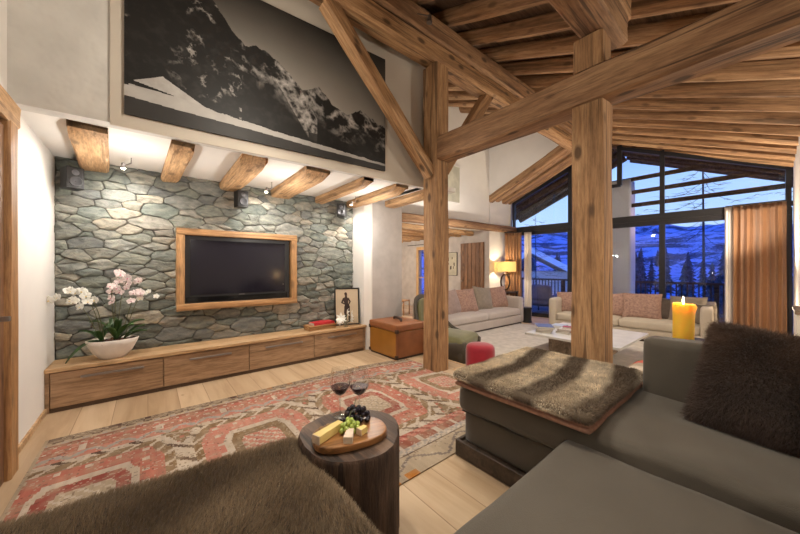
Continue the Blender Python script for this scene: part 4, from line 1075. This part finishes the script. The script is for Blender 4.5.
# ------------------------------------------------------------------ fur
def fur(name, verts, faces, n, ln, wd, mat, parent, colf, lean=(0, 0, -.3), zmin=None, seed=0, jit=.45, curl=.35, nf=None):
    r = np.random.RandomState(seed)
    V = np.array(verts); tri = []
    for q in faces:
        for k in range(1, len(q)-1): tri.append((q[0], q[k], q[k+1]))
    T = np.array(tri); A, B, C_ = V[T[:, 0]], V[T[:, 1]], V[T[:, 2]]
    cr_ = np.cross(B-A, C_-A); ar = np.linalg.norm(cr_, axis=1)/2; nr = cr_/(ar[:, None]*2+1e-12)
    w = ar.copy()
    if nf is not None: w = w*nf((A+B+C_)/3, nr)
    idx = r.choice(len(T), n, p=w/w.sum()); u = r.rand(n, 2); m = u.sum(1) > 1; u[m] = 1-u[m]
    P = A[idx]+(B-A)[idx]*u[:, :1]+(C_-A)[idx]*u[:, 1:]; Nn = nr[idx]
    le = ln*(.6+.6*r.rand(n, 1))
    flow = np.stack([[*noise.noise_vector(Vector(p)*3.2+Vector((seed, 0, 0)))] for p in P])
    D = Nn+np.array(lean)+r.randn(n, 3)*jit*.5+flow*.7; D /= np.linalg.norm(D, axis=1)[:, None]
    D2 = D+np.array(lean)*curl*2+r.randn(n, 3)*curl*.5; D2 /= np.linalg.norm(D2, axis=1)[:, None]
    S_ = np.cross(D, r.randn(n, 3)); S_ /= np.linalg.norm(S_, axis=1)[:, None]
    b0 = P-S_*wd/2; b1 = P+S_*wd/2; mid = P+D*le*.5; m0 = mid-S_*wd*.4; m1 = mid+S_*wd*.4; tp = mid+D2*le*.5
    VV = np.stack([b0, b1, m1, m0, tp], 1).reshape(-1, 3)
    me = bpy.data.meshes.new(name); nv = n*5
    me.vertices.add(nv); me.vertices.foreach_set('co', VV.astype(np.float32).ravel())
    base = np.arange(n)*5
    lo = np.stack([base, base+1, base+2, base+3, base+3, base+2, base+4], 1).ravel()
    me.loops.add(len(lo)); me.loops.foreach_set('vertex_index', lo.astype(np.int32))
    me.polygons.add(2*n); st = np.stack([np.arange(n)*7, np.arange(n)*7+4], 1).ravel()
    me.polygons.foreach_set('loop_start', st.astype(np.int32))
    me.update(calc_edges=True)
    ca = me.color_attributes.new('Col', 'FLOAT_COLOR', 'POINT')
    cc = np.array([colf(p) for p in P], dtype=np.float32)*(.75+.5*r.rand(n, 1))
    c5 = np.ones((n, 5, 4), dtype=np.float32); c5[:, :, :3] = cc[:, None, :]
    ca.data.foreach_set('color', c5.ravel()); me.materials.append(mat)
    o = bpy.data.objects.new(name, me); link(o)
    if parent: o.parent = parent
    o['kind'] = 'stuff'
    return o
FURM = attrmat('fur_fibres', .55, sheen=.15, spec=.25)

# ------------------------------------------------------------------ fur-covered daybed at the lower left
db = empty('daybed', (-.14, .93, 0), 0, 'low upholstered daybed hidden under the brown fur throw', 'daybed')
soft('mattress', M['taupe'], db, 0, 0, .30, 1.30, 1.16, .24, r=.05, puff=.0)
for sx in (-.55, .55):
    for sy in (-.48, .48): boxo('leg', M['stub'], db, sx-.03, sx+.03, sy-.03, sy+.03, 0, .19, .004)
ft = empty('fur_throw', (-.14, .93, .3), 0, 'dark brown faux fur throw spread over the daybed beside the log table', 'throw')
g = softbox(1.40, 1.26, .28, r=.05, puff=.0, n=34, wob=.010, seed=4)
g.v = [(x+.03, y+.01-.10*(x-.65), z+.018) for x, y, z in g.v]
keep = [q for q in g.f if sum(g.v[i][2] for i in q)/4 > -.10]; g.f = keep
g.build('backing', plain('fur_backing', (.045, .028, .016), .95), ft, smooth=True)
def cb(p):
    a = .5+.5*noise.noise(Vector(p)*5); b = .5+.5*noise.noise(Vector(p)*1.7+Vector((4, 0, 0)))
    return mixt((.09, .06, .035), (.38, .275, .165), max(0, min(1, a*.7+b*.5-.15)))
fur('pile', g.v, g.f, 150000, .026, .0016, FURM, ft, cb, lean=(.25, .25, -.1), seed=3, nf=lambda c, n_: (c[:, 1] > -.45)*1.+.05)

# ------------------------------------------------------------------ taupe corner sofa
sc = empty('corner_sofa', (0, 0, 0), 0, 'taupe corner sofa with the chaise carrying the folded throw', 'sofa')
soft('chaise_cushion', M['taupe'], sc, 2.16, .26, .415, .93, 2.30, .19, r=.045, puff=.012, n=34, wob=.013)
soft('seat_base', M['taupe'], sc, 2.17, .26, .21, .885, 2.24, .22, r=.02, puff=.0, n=18, wob=.002)
boxo('plinth', M['stub'], sc, 1.675, 1.70, .9, 1.42, .005, .115, .006)
boxo('plinth', M['stub'], sc, 1.70, 2.56, 1.395, 1.42, .005, .115, .006)
boxo('plinth', M['stub'], sc, 1.70, 2.56, -.82, 1.39, .03, .10, .004)
soft('backrest', M['taupe'], sc, 2.545, -.22, .53, .16, 1.50, .68, r=.035, puff=.01, n=20, wob=.003)
G().tube([(1.70, .9+.6*0, .325), (1.70, 1.38, .325)], .004, 6).build('piping', M['taupe_dark'], sc)
ot = empty('seat_ottoman', (0, 0, 0), 0, 'wide taupe ottoman seat in the foreground pushed against the corner sofa', 'ottoman')
soft('cushion', M['taupe'], ot, 1.09, .18, .355, 1.215, 1.01, .16, r=.03, puff=.012, n=24, wob=.004)
soft('base', M['taupe'], ot, 1.09, .18, .16, 1.18, .98, .24, r=.02, puff=.0)
G().tube([(.49, .675, .418), (1.0, .682, .405), (1.685, .682, .418), (1.692, .2, .42), (1.69, -.3, .418)], .006, 8).build('piping', M['taupe_dark'], ot, smooth=True)
for sx in (.55, 1.6):
    for sy in (-.25, .6): boxo('foot', M['stub'], ot, sx-.03, sx+.03, sy-.03, sy+.03, 0, .045, .003)
rc = softbox(.62, .30, .30, r=.12, puff=.02, n=18, wob=.006).build('round_bolster', M['taupe'], None, smooth=True, loc=(1.34, -.23, .565), rot=(0, 0, 0))
tag(rc, 'plump taupe bolster at the bottom right corner of the foreground ottoman', 'cushion')
oc2 = pillow(.5, .5, .2, seed=5).build('scatter_cushion', M['taupe'], None, smooth=True, loc=(2.06, -.33, .72), rot=(-.30, 0, -PI/2))
tag(oc2, 'plain taupe cushion at the right edge beside the shaggy one', 'cushion')
# shaggy cushion
shg = empty('shaggy_cushion', (2.27, -.03, .745), 0, 'dark brown shaggy fur cushion leaning on the sofa back', 'cushion')
g = pillow(.56, .54, .22, n=20, seed=3)
Rm = Euler((-.42, .12, -PI/2-.12), 'XYZ').to_matrix(); g.v = [tuple(Rm@Vector(p)) for p in g.v]
g.build('cushion', plain('shaggy_backing', (.03, .018, .013), .95), shg, smooth=True)
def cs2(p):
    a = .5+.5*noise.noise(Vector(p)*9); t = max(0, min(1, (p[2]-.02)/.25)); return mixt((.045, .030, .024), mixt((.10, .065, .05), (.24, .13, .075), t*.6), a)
fur('fur', g.v, g.f, 110000, .042, .0015, FURM, shg, cs2, lean=(-.1, 0, -.35), seed=9, jit=.7)
# folded throw on the chaise
tw = empty('folded_throw', (0, 0, 0), 0, 'folded striped fur throw with salmon lining on the chaise', 'throw')
salm = plain('salmon_lining', (.34, .18, .12), .85, var=.2, nscale=30, bumps=.6, bscale=90)
soft('lining', salm, tw, 2.13, .975, .525, .985, .84, .028, r=.012, puff=.004, n=20, wob=.006, seed=2)
soft('lining', salm, tw, 2.125, .975, .552, .97, .83, .026, r=.012, puff=.004, n=20, wob=.006, seed=5)
g = softbox(1.00, .85, .05, r=.024, puff=.010, n=30, wob=.006, seed=8); g.v = [(x+2.12, y+.975, z+.588) for x, y, z in g.v]
g.build('fur_side', plain('fur_backing_pale', (.16, .12, .08), .95), tw, smooth=True)
def ct2(p):
    y = p[1]+.06*math.sin(p[0]*4)+.02*noise.noise(Vector(p)*8)
    band = .5+.5*math.cos((y-.60)/.30*2*PI); band = max(0, min(1, (band-.32)*2.2))
    a = .85+.3*noise.noise(Vector(p)*25)
    return tuple(q*a for q in mixt((.92, .80, .62), (.15, .105, .07), band))
fur('pile', g.v, g.f, 110000, .016, .0016, FURM, tw, ct2, lean=(-.15, -.2, -.1), seed=5, jit=.5)

# console behind the sofa and candle
cn = empty('sofa_console', (2.70, -.2, 0), 0, 'narrow dark console behind the corner sofa carrying the candle', 'table')
boxo('console_top', M['stub'], cn, -.07, .19, -.75, .62, .80, .845, .004)
for sx in (-.05, .16):
    for sy in (-.72, .58): boxo('leg', M['stub'], cn, sx-.018, sx+.018, sy-.02, sy+.02, 0, .80, .002)
cd = empty('pillar_candle', (2.715, .368, .846), 0, 'thick burning yellow candle with a melted lip behind the sofa back', 'candle'); cd.scale = (.76, .76, 1)
v = []; f = []; n = 36
prof = [(.0, 0), (.068, 0), (.0705, .006), (.0705, .10), (.070, .19), (.0715, .225), (.071, .240), (.062, .243), (.056, .232), (.050, .218), (.02, .210), (.0, .208)]
for k in range(n):
    a = 2*PI*k/n
    for r_, z_ in prof:
        fl = max(0, math.cos(a+.60))**5 * (1 if .15 < z_ else 0)
        e = math.exp(-((z_-.215)/.03)**2)
        rr_ = r_+(.042*fl*e if r_ > .05 else .03*fl*e*(r_ > .04)); rr_ += .0015*math.sin(a*5+z_*30)
        v.append((rr_*math.cos(a), rr_*math.sin(a), z_-.012*fl))
m_ = len(prof)
for k in range(n):
    for i in range(m_-1): f.append((k*m_+i, ((k+1) % n)*m_+i, ((k+1) % n)*m_+i+1, k*m_+i+1))
G().add(v, f).build('wax', M['wax'], cd, smooth=True)
G().tube([(0, 0, .205), (.001, 0, .235)], .0018, 6).build('wick', M['wick'], cd)
G().lathe([(0, .232), (.006, .240), (.0075, .250), (.005, .268), (.0, .288)], 12).build('flame', M['flame'], cd, smooth=True)

# ------------------------------------------------------------------ log side table with its tray
LX, LY, LZ, LR = .790, 1.343, .50, .250
lg = empty('log_table', (LX, LY, 0), 0, 'dark tree trunk side table carrying the cheese board and wine', 'table')
v = []; f = []; n = 96; zs = [0, .004, .05, .1, .15, .2, .25, .3, .35, .4, .45, .485, .497, .50]
for z_ in zs:
    for k in range(n):
        a = 2*PI*k/n
        r_ = LR*(1+.03*math.sin(a*3+1)+.02*math.sin(a*5+2)+.012*noise.noise(Vector((math.cos(a)*6, math.sin(a)*6, z_*.8)))+.012*noise.noise(Vector((math.cos(a)*16, math.sin(a)*16, z_*.5))))
        if z_ > .49: r_ -= (z_-.49)*.7
        v.append((r_*math.cos(a), r_*math.sin(a), z_))
for j in range(len(zs)-1):
    for k in range(n): f.append((j*n+k, j*n+(k+1) % n, (j+1)*n+(k+1) % n, (j+1)*n+k))
G().add(v, f).build('trunk_side', M['log'], lg, smooth=True)
tv_ = v[-n:]
G().add(tv_, [tuple(range(n))]).build('trunk_top', M['log_top'], lg)
bd = empty('cheese_board', (.755, 1.295, LZ+.002), .0, 'dark glossy cheese board on the log table', 'board'); bd.scale = (1.08, 1.12, 1)
prof2 = []
for k in range(40):
    a = 2*PI*k/40; c_, s_ = math.cos(a), math.sin(a)
    prof2.append((.165*math.copysign(abs(c_)**.75, c_), .105*math.copysign(abs(s_)**.75, s_)))
G().prism(prof2, 0, .032).build('board', M['board'], bd, bevel=.006)
bd.rotation_euler = (0, 0, -.25)
BZ = LZ+.0345
def wedge(name, x, y, rz, lx, ly, h, mat, rindm, label):
    t = empty(name, (x, y, BZ), rz, label, 'cheese', 'cheeses on the board')
    G().prism([(-lx/2, -ly/2), (lx/2, -ly/2*.75), (lx/2, ly/2*.75), (-lx/2, ly/2)], 0, h).build('cheese', M[mat], t, bevel=.003)
    G().box(-lx/2-.004, -lx/2, -ly/2, ly/2, 0, h).build('rind', M[rindm], t, bevel=.001)
    return t
wedge('cheese_wedge', .655, 1.318, .32, .155, .045, .038, 'cheese', 'rind', 'long yellow cheese wedge at the left of the board')
wedge('cheese_wedge', .717, 1.238, .9, .085, .042, .030, 'cheese_soft', 'rind', 'pinkish white-rinded cheese piece at the front of the board')
wedge('cheese_wedge', .788, 1.237, .2, .042, .034, .030, 'cheese', 'rind', 'small yellow cheese cube beside the green grapes')
nb = empty('walnut_pile', (.690, 1.372, BZ), 0, 'few brown walnut halves behind the long cheese', 'nuts')
for k in range(7): G().sphere((random.uniform(-.05, .05), random.uniform(-.02, .025), .012), .013, 9, 7, (1.1, .9, .8)).build('walnut', M['cracker'], nb, smooth=True)
def bunch(name, x, y, cnt, rad, sprd, mat, label, seed, hgt):
    t = empty(name, (x, y, BZ), 0, label, 'grapes'); r = random.Random(seed); pl = []
    tries = 0
    while len(pl) < cnt and tries < 9000:
        tries += 1
        a = r.random()*2*PI; q = sprd*math.sqrt(r.random()); zz = rad+r.random()*hgt*(1-(q/sprd)**2*.8)
        p = Vector((q*math.cos(a), q*math.sin(a)*.75, zz))
        if all((p-o).length > rad*1.72 for o in pl): pl.append(p)
    src = None
    for p in pl:
        if src is None: src = o = G().sphere((0, 0, 0), rad, 14, 10, (1, 1, 1.12)).build('grape', M[mat], t, smooth=True)
        else: o = src.copy(); link(o); o.parent = t
        o.location = p
    G().tube([(0, 0, .01), (.005, .01, hgt+.02), (.02, .02, hgt+.04)], .0025, 6).build('stalk', M['stem'], t)
bunch('grape_bunch', .815, 1.352, 40, .0125, .075, 'grape_b', 'bunch of black grapes at the back of the board', 3, .07)
bunch('grape_bunch', .750, 1.292, 24, .0115, .047, 'grape_g', 'bunch of green grapes in front of the black ones', 5, .045)
def wine_glass(x, y, label):
    t = empty('wine_glass', (x, y, LZ+.002), 0, label, 'wine glass', 'wine glasses on the log table')
    outer = [(0, 0), (.036, 0), (.037, .002), (.012, .006), (.0045, .014), (.0038, .05), (.0042, .105), (.010, .114), (.034, .130), (.051, .158), (.056, .185), (.053, .22), (.044, .262)]
    inner = [(.0350, .262), (.042, .225), (.0450, .19), (.042, .165), (.029, .137), (.008, .1185), (0, .117)]
    G().lathe(outer, 40).build('glass', M['wineglass'], t, smooth=True)
    G().lathe([(0, .112), (.0095, .1155), (.0325, .1315), (.0490, .1585), (.0510, .163), (0, .163)], 36).build('wine', M['wine'], t, auto=40)
wine_glass(.822, 1.520, 'glass of red wine on the left behind the grapes')
wine_glass(.905, 1.455, 'glass of red wine on the right behind the grapes')

# ------------------------------------------------------------------ right edge
rcn = empty('wooden_sideboard', (6.85, -.36, LOW), 0, 'grey brown sideboard end at the right edge beside the curtain', 'sideboard')
boxo('sideboard_top', M['stone_base'], rcn, -.3, .55, -.3, .165, .88, .93, .006)
boxo('body', M['paper'], rcn, -.26, .52, -.28, .15, .0, .88, .004)

# ------------------------------------------------------------------ outdoors
S(G().box(9.75, 12.3, -4, 8, -.35, LOW-.03).build('floor_balcony', M['deck']))
rl = empty('balcony_railing', (12.0, -3.5, LOW-.03), 0, 'wooden balcony railing outside the big window', 'railing')
boxo('top_rail', M['outdoor_wood'], rl, -.05, .05, 0, 11, 1.05, 1.11, .004); boxo('bottom_rail', M['outdoor_wood'], rl, -.03, .03, 0, 11, .12, .17, .004)
b0 = boxo('baluster', M['outdoor_wood'], rl, -.015, .015, -.015, .015, .17, 1.05, .002)
for i in range(1, 91):
    o = b0.copy(); link(o); o.parent = rl; o.location = (0, .12*i, 0)
for i in range(6): boxo('railing_post', M['outdoor_wood'], rl, -.045, .045, 2*i+.4, 2*i+.5, 0, 1.08, .004)
for i, z_ in enumerate((2.70, 3.09, 3.46, 3.83)):
    beam('wind_slat', (10.6, -3.0, z_), (10.6, 3.0, z_), .04, .11, 'outdoor_wood', .004, .006, 'horizontal timber slat outside the gable glass, %s' % ['lowest, just above the transom', 'second from the bottom', 'third from the bottom', 'topmost'][i], 'slat', group='outdoor slats', seg=1)
oc_ = S(softbox(.52, .55, 4.0, r=.05, puff=0, n=8, wob=.01).build('pillar_outside', M['plaster'], None, smooth=True, loc=(10.75, 2.80, 1.85)))
# covered chairs on the balcony
for i, (x, y, lab) in enumerate(((10.6, 5.0, 'covered lounge chair on the balcony beside the left curtain'), (10.9, 3.95, 'covered lounge chair on the balcony left of the thick post'))):
    t = empty('balcony_chair', (x, y, LOW-.03), PI/2+.4*i, lab, 'chair', 'covered balcony chairs')
    soft('seat', M['cover'], t, 0, 0, .38, .8, .75, .28, r=.10, puff=.03); soft('backrest', M['cover'], t, 0, .34, .68, .8, .18, .5, r=.08, puff=.02)
    for sx in (-.36, .36):
        soft('armrest', M['cover'], t, sx, 0, .52, .12, .7, .2, r=.05, puff=.0)
        for sy in (-.3, .3): G().tube([(sx, sy, 0), (sx, sy, .26)], .018).build('leg', M['dark_metal'], t)
# hillside
def hill():
    v = []; f = []; na, nr_ = 150, 46
    for j in range(nr_):
        d = 16*(1.1**j)
        for i in range(na+1):
            a = math.radians(-62+130*i/na); x = 11+d*math.cos(a); y = d*math.sin(a)
            h = -9+max(0, d-22)*.115*(1+.35*noise.fractal(Vector((x*.006, y*.006, 1)), 1, 2, 4))
            h += 2.2*noise.fractal(Vector((x*.04, y*.04, 2)), 1, 2, 4)+d*.02*noise.fractal(Vector((x*.02, y*.02, 7)), 1, 2, 5)
            if d > 600: h = h-(d-600)*.15
            v.append((x, y, h))
    for j in range(nr_-1):
        for i in range(na): f.append((j*(na+1)+i, (j+1)*(na+1)+i, (j+1)*(na+1)+i+1, j*(na+1)+i+1))
    m, nt, bb = newmat('snowy_forest'); v1 = coords(nt, (1, 1, 1), False)
    n1 = N(nt, 'ShaderNodeTexNoise', Scale=.8, Detail=9., Roughness=.8); L(nt, v1, n1.inputs['Vector'])
    n2 = N(nt, 'ShaderNodeTexNoise', Scale=.05, Detail=3.); L(nt, v1, n2.inputs['Vector'])
    mx = N(nt, 'ShaderNodeMath', operation='ADD'); L(nt, n1.outputs['Fac'], mx.inputs[0]); L(nt, n2.outputs['Fac'], mx.inputs[1])
    L(nt, ramp(nt, mx.outputs[0], [(.9, (.03, .04, .07)), (1.0, (.42, .48, .62))]), bb.inputs['Base Color']); bb.inputs['Roughness'].default_value = .9
    r_ = [n for n in nt.nodes if n.type == 'VALTORGB'][-1]; r_.color_ramp.elements[0].position = .97; r_.color_ramp.elements[1].position = 1.12
    S(G().add(v, f).build('hills_snowy', m, None, smooth=True))
hill()
def larch(x, y, z0, h, seed, label):
    t = empty('bare_larch', (x, y, z0), 0, label, 'tree', 'bare trees beyond the balcony'); r = random.Random(seed)
    G().tube([(0, 0, 0), (.05, 0, h*.5), (0, .05, h)], [h*.006, h*.003, .01], 8).build('trunk', M['tree_bark'], t)
    g = G()
    for k in range(70):
        zz = h*(.25+.74*k/70); ln = (h-zz)*.36+.4; a = r.random()*2*PI
        pts = []
        for q in range(6):
            u = q/5; pts.append((math.cos(a)*ln*u, math.sin(a)*ln*u, zz-ln*.75*u+ln*.62*u*u+.10*r.random()))
        g.tube(pts, [.010, .008, .007, .006, .005, .003], 5)
        for q in range(1, 6):
            for s_ in range(4):
                b = a+r.uniform(-1.4, 1.4); l2 = ln*.22*r.random()+.12; p = Vector(pts[q])
                g.tube([p, p+Vector((math.cos(b)*l2*.6, math.sin(b)*l2*.6, -.03)), p+Vector((math.cos(b)*l2, math.sin(b)*l2, -.10*r.random()+.02))], [.005, .004, .002], 4, False)
    g.build('branches', M['tree_bark'], t)
larch(17.5, 1.75, -9, 17.5, 1, 'tall bare larch seen through the right part of the gable glass')
larch(24, -1.2, -9, 17, 2, 'bare tree seen beside the right curtain')
larch(21, 10.5, -9, 14, 4, 'bare tree seen through the left pane beside the lamp')
def conifer(x, y, z0, h, seed):
    t = empty('conifer', (x, y, z0), 0, 'dark snow-dusted conifer on the hillside beyond the balcony', 'tree', 'conifers on the hillside'); r = random.Random(seed)
    G().tube([(0, 0, 0), (0, 0, h)], [h*.018, .02], 6).build('trunk', M['tree_bark'], t)
    g = G(); n = 9
    for k in range(n):
        u = k/n; zz = h*(.12+.85*u); rr = h*.20*(1-u)+.15; m = 11; v = [(0, 0, zz+h*.13)]
        for q in range(m*2):
            a = PI*q/m+k; l = rr*(1 if q % 2 else .62)*r.uniform(.8, 1.15); v.append((l*math.cos(a), l*math.sin(a), zz-rr*.25*r.random()))
        g.add(v, [(0, 1+q, 1+(q+1) % (2*m)) for q in range(2*m)]+[tuple(reversed(range(1, 2*m+1)))])
    g.build('needles', M['needles'], t)
rc_ = random.Random(5); put = [(30, 15.5)]; k = 0
while len(put) < 112 and k < 4000:
    k += 1
    d = 22+85*rc_.random()**1.1; a = rc_.uniform(-.22, .62); x, y = 9+d*math.cos(a), d*math.sin(a)
    if min(math.hypot(x-q[0], y-q[1]) for q in put) < 3.1 or math.hypot(x-30, y-15.5) < 8: continue
    put.append((x, y)); conifer(x, y, -9+max(0, d-22)*.11-1, rc_.uniform(6, 9.5), k)
# neighbouring chalet
nc = empty('neighbour_chalet', (30, 15.5, -6), .5, 'neighbouring chalet with snowy roof seen through the left pane', 'house')
G().box(-4, 4, -3, 3, 0, 7).build('wall', M['chalet_wall'], nc)
G().slab([(-4.6, -3.8, 6.4), (4.6, -3.8, 6.4), (4.6, 0, 8.6), (-4.6, 0, 8.6)], (0, 0, .5)).slab([(-4.6, 0, 8.6), (4.6, 0, 8.6), (4.6, 3.8, 6.4), (-4.6, 3.8, 6.4)], (0, 0, .5)).build('roof', M['snow'], nc)
for (yy, zz) in ((-1.6, 4.2), (1.2, 4.2), (-.2, 1.8)): boxo('window', M['bulb_warm'], nc, -4.04, -3.98, yy, yy+.8, zz, zz+1.0, 0)

# ------------------------------------------------------------------ lights
def light(kind, loc, energy, col=(1, .74, .46), size=.1, rot=None, target=None, **k):
    d = bpy.data.lights.new('lamp', kind); d.energy = energy; d.color = col
    if kind == 'AREA': d.size = size
    else: d.shadow_soft_size = size
    for a, b in k.items(): setattr(d, a, b)
    o = bpy.data.objects.new('lamp_and_fill_light', d); link(o); o.location = loc  # real lamps and added fill lights are both made here
    if target is not None: o.rotation_euler = (Vector(target)-Vector(loc)).to_track_quat('-Z', 'Y').to_euler()
    return o
WARM = (1, .91, .78)
for p in SPOTS:
    light('SPOT', (p[0]-.06, p[1]+.03, p[2]-.05), 24, (1, .94, .86), .05, target=(p[0]-.05, 4.56, 1.4), spot_size=2.6, spot_blend=1.)
    light('POINT', (p[0]-.0, p[1]-.45, p[2]-.42), 11.0, (1, .94, .86), .04)  # added fill point without fixture, evens out the alcove ceiling
light('SPOT', (SPOTS[0][0]-.1, 4.1, 2.3), 16, (1, .94, .86), .05, target=(-.72, 3.75, 1.8), spot_size=2.0, spot_blend=1.)  # extra beam beside the first spot, added to brighten the left wall
# spotlights on the purlins, all but the gable one added to light the room
FIX = [((1.0, 2.30, 3.85), (.9, 1.9, 0), 110, 1.7), ((2.2, 2.2, 3.85), (1.9, 2.2, 0), 90, 1.4), ((4.6, 2.30, 3.85), (4.9, 1.9, 0), 150, 2.1), ((6.6, 2.30, 3.85), (6.3, 3.2, 0), 150, 2.1), ((1.5, .65, 3.2), (1.9, .6, 0), 70, 2.1)]
for i, (p, tg, en, sz) in enumerate(FIX):
    t = empty('spotlight_mostly_added', p, 0, 'small steel spotlight under the roof purlin, %s' % ['added nearest the left wall', 'added left of the tall post', 'added right of the tall post', 'nearest the window gable', 'added on the stub purlin over the chaise'][i], 'spotlight', 'purlin spotlights')
    dv_ = (Vector(tg)-Vector(p)).normalized()
    G().tube([(0, .18, .16), (0, 0, .02)], .006).build('arm', M['steel'], t)
    G().tube([-dv_*.03, dv_*.05], [.02, .03], 14).build('head', M['steel'], t)
    light('SPOT', Vector(p)+dv_*.07, en, WARM, .08, target=tg, spot_size=sz, spot_blend=.9)
light('POINT', (8.36, 5.13, LOW+.781+.76), 20, (1, .80, .55), .05)
light('POINT', (2.715, .368, 1.135), 1.4, (1, .62, .25), .01)
light('POINT', (5.6, 8.0, 2.0), 100, (1, .88, .74), .12)  # added fill for the dark north room, no lamp hangs there
light('POINT', (8.3, .05, .6), 14, (1, .80, .56), .08)
light('SPOT', (8.7, .12, 1.1), 330, (1, .83, .62), .08, target=(7.6, 1.2, 4.0), spot_size=2.7, spot_blend=1.)
light('SPOT', (5.6, 4.6, 1.6), 150, (1, .92, .82), .08, target=(5.9, 4.9, 5.0), spot_size=2.6, spot_blend=1.)  # added uplight without fixture, brightens the left ceiling
light('POINT', (.6, -1.2, 2.2), 24, WARM, .10)  # added ambient fill behind the camera
light('POINT', (4.6, -1.4, 2.2), 95, WARM, .07)  # added ambient fill from the right, out of view
light('POINT', (.6, 2.2, 2.9), 26, WARM, .10)  # added ambient fill in mid-air over the rug
light('POINT', (10.9, 1.9, 2.6), 8, (1, .62, .50), .04)

# dusk sky
w = bpy.data.worlds.new('dusk'); SC.world = w; w.use_nodes = True; nt = w.node_tree
bg = nt.nodes['Background']; tc = N(nt, 'ShaderNodeTexCoord'); sp = N(nt, 'ShaderNodeSeparateXYZ'); L(nt, tc.outputs['Generated'], sp.inputs[0])
cr2 = ramp(nt, sp.outputs['Z'], [(.0, (.10, .20, .60)), (.10, (.30, .43, .68)), (.22, (.24, .38, .68)), (.42, (.03, .14, .85)), (1., (.01, .09, .85))])
L(nt, cr2, bg.inputs[0]); bg.inputs[1].default_value = 1.5

# camera
cam = bpy.data.cameras.new('camera'); co = bpy.data.objects.new('camera', cam); link(co)
cam.sensor_width = 36; cam.lens = 36*306/800; cam.shift_y = .00125; cam.clip_start = .02; cam.clip_end = 3000
co.location = (0, 0, 1.32); co.rotation_euler = (PI/2, 0, -math.atan2(.636, .772))
SC.camera = co
SC.view_settings.view_transform = 'Standard'; SC.view_settings.look = 'None'; SC.view_settings.gamma = 1; SC.view_settings.exposure = 0.55
SC.cycles.use_denoising = True; SC.cycles.max_bounces = 8; SC.cycles.transparent_max_bounces = 16
SC.cycles.sample_clamp_indirect = 6
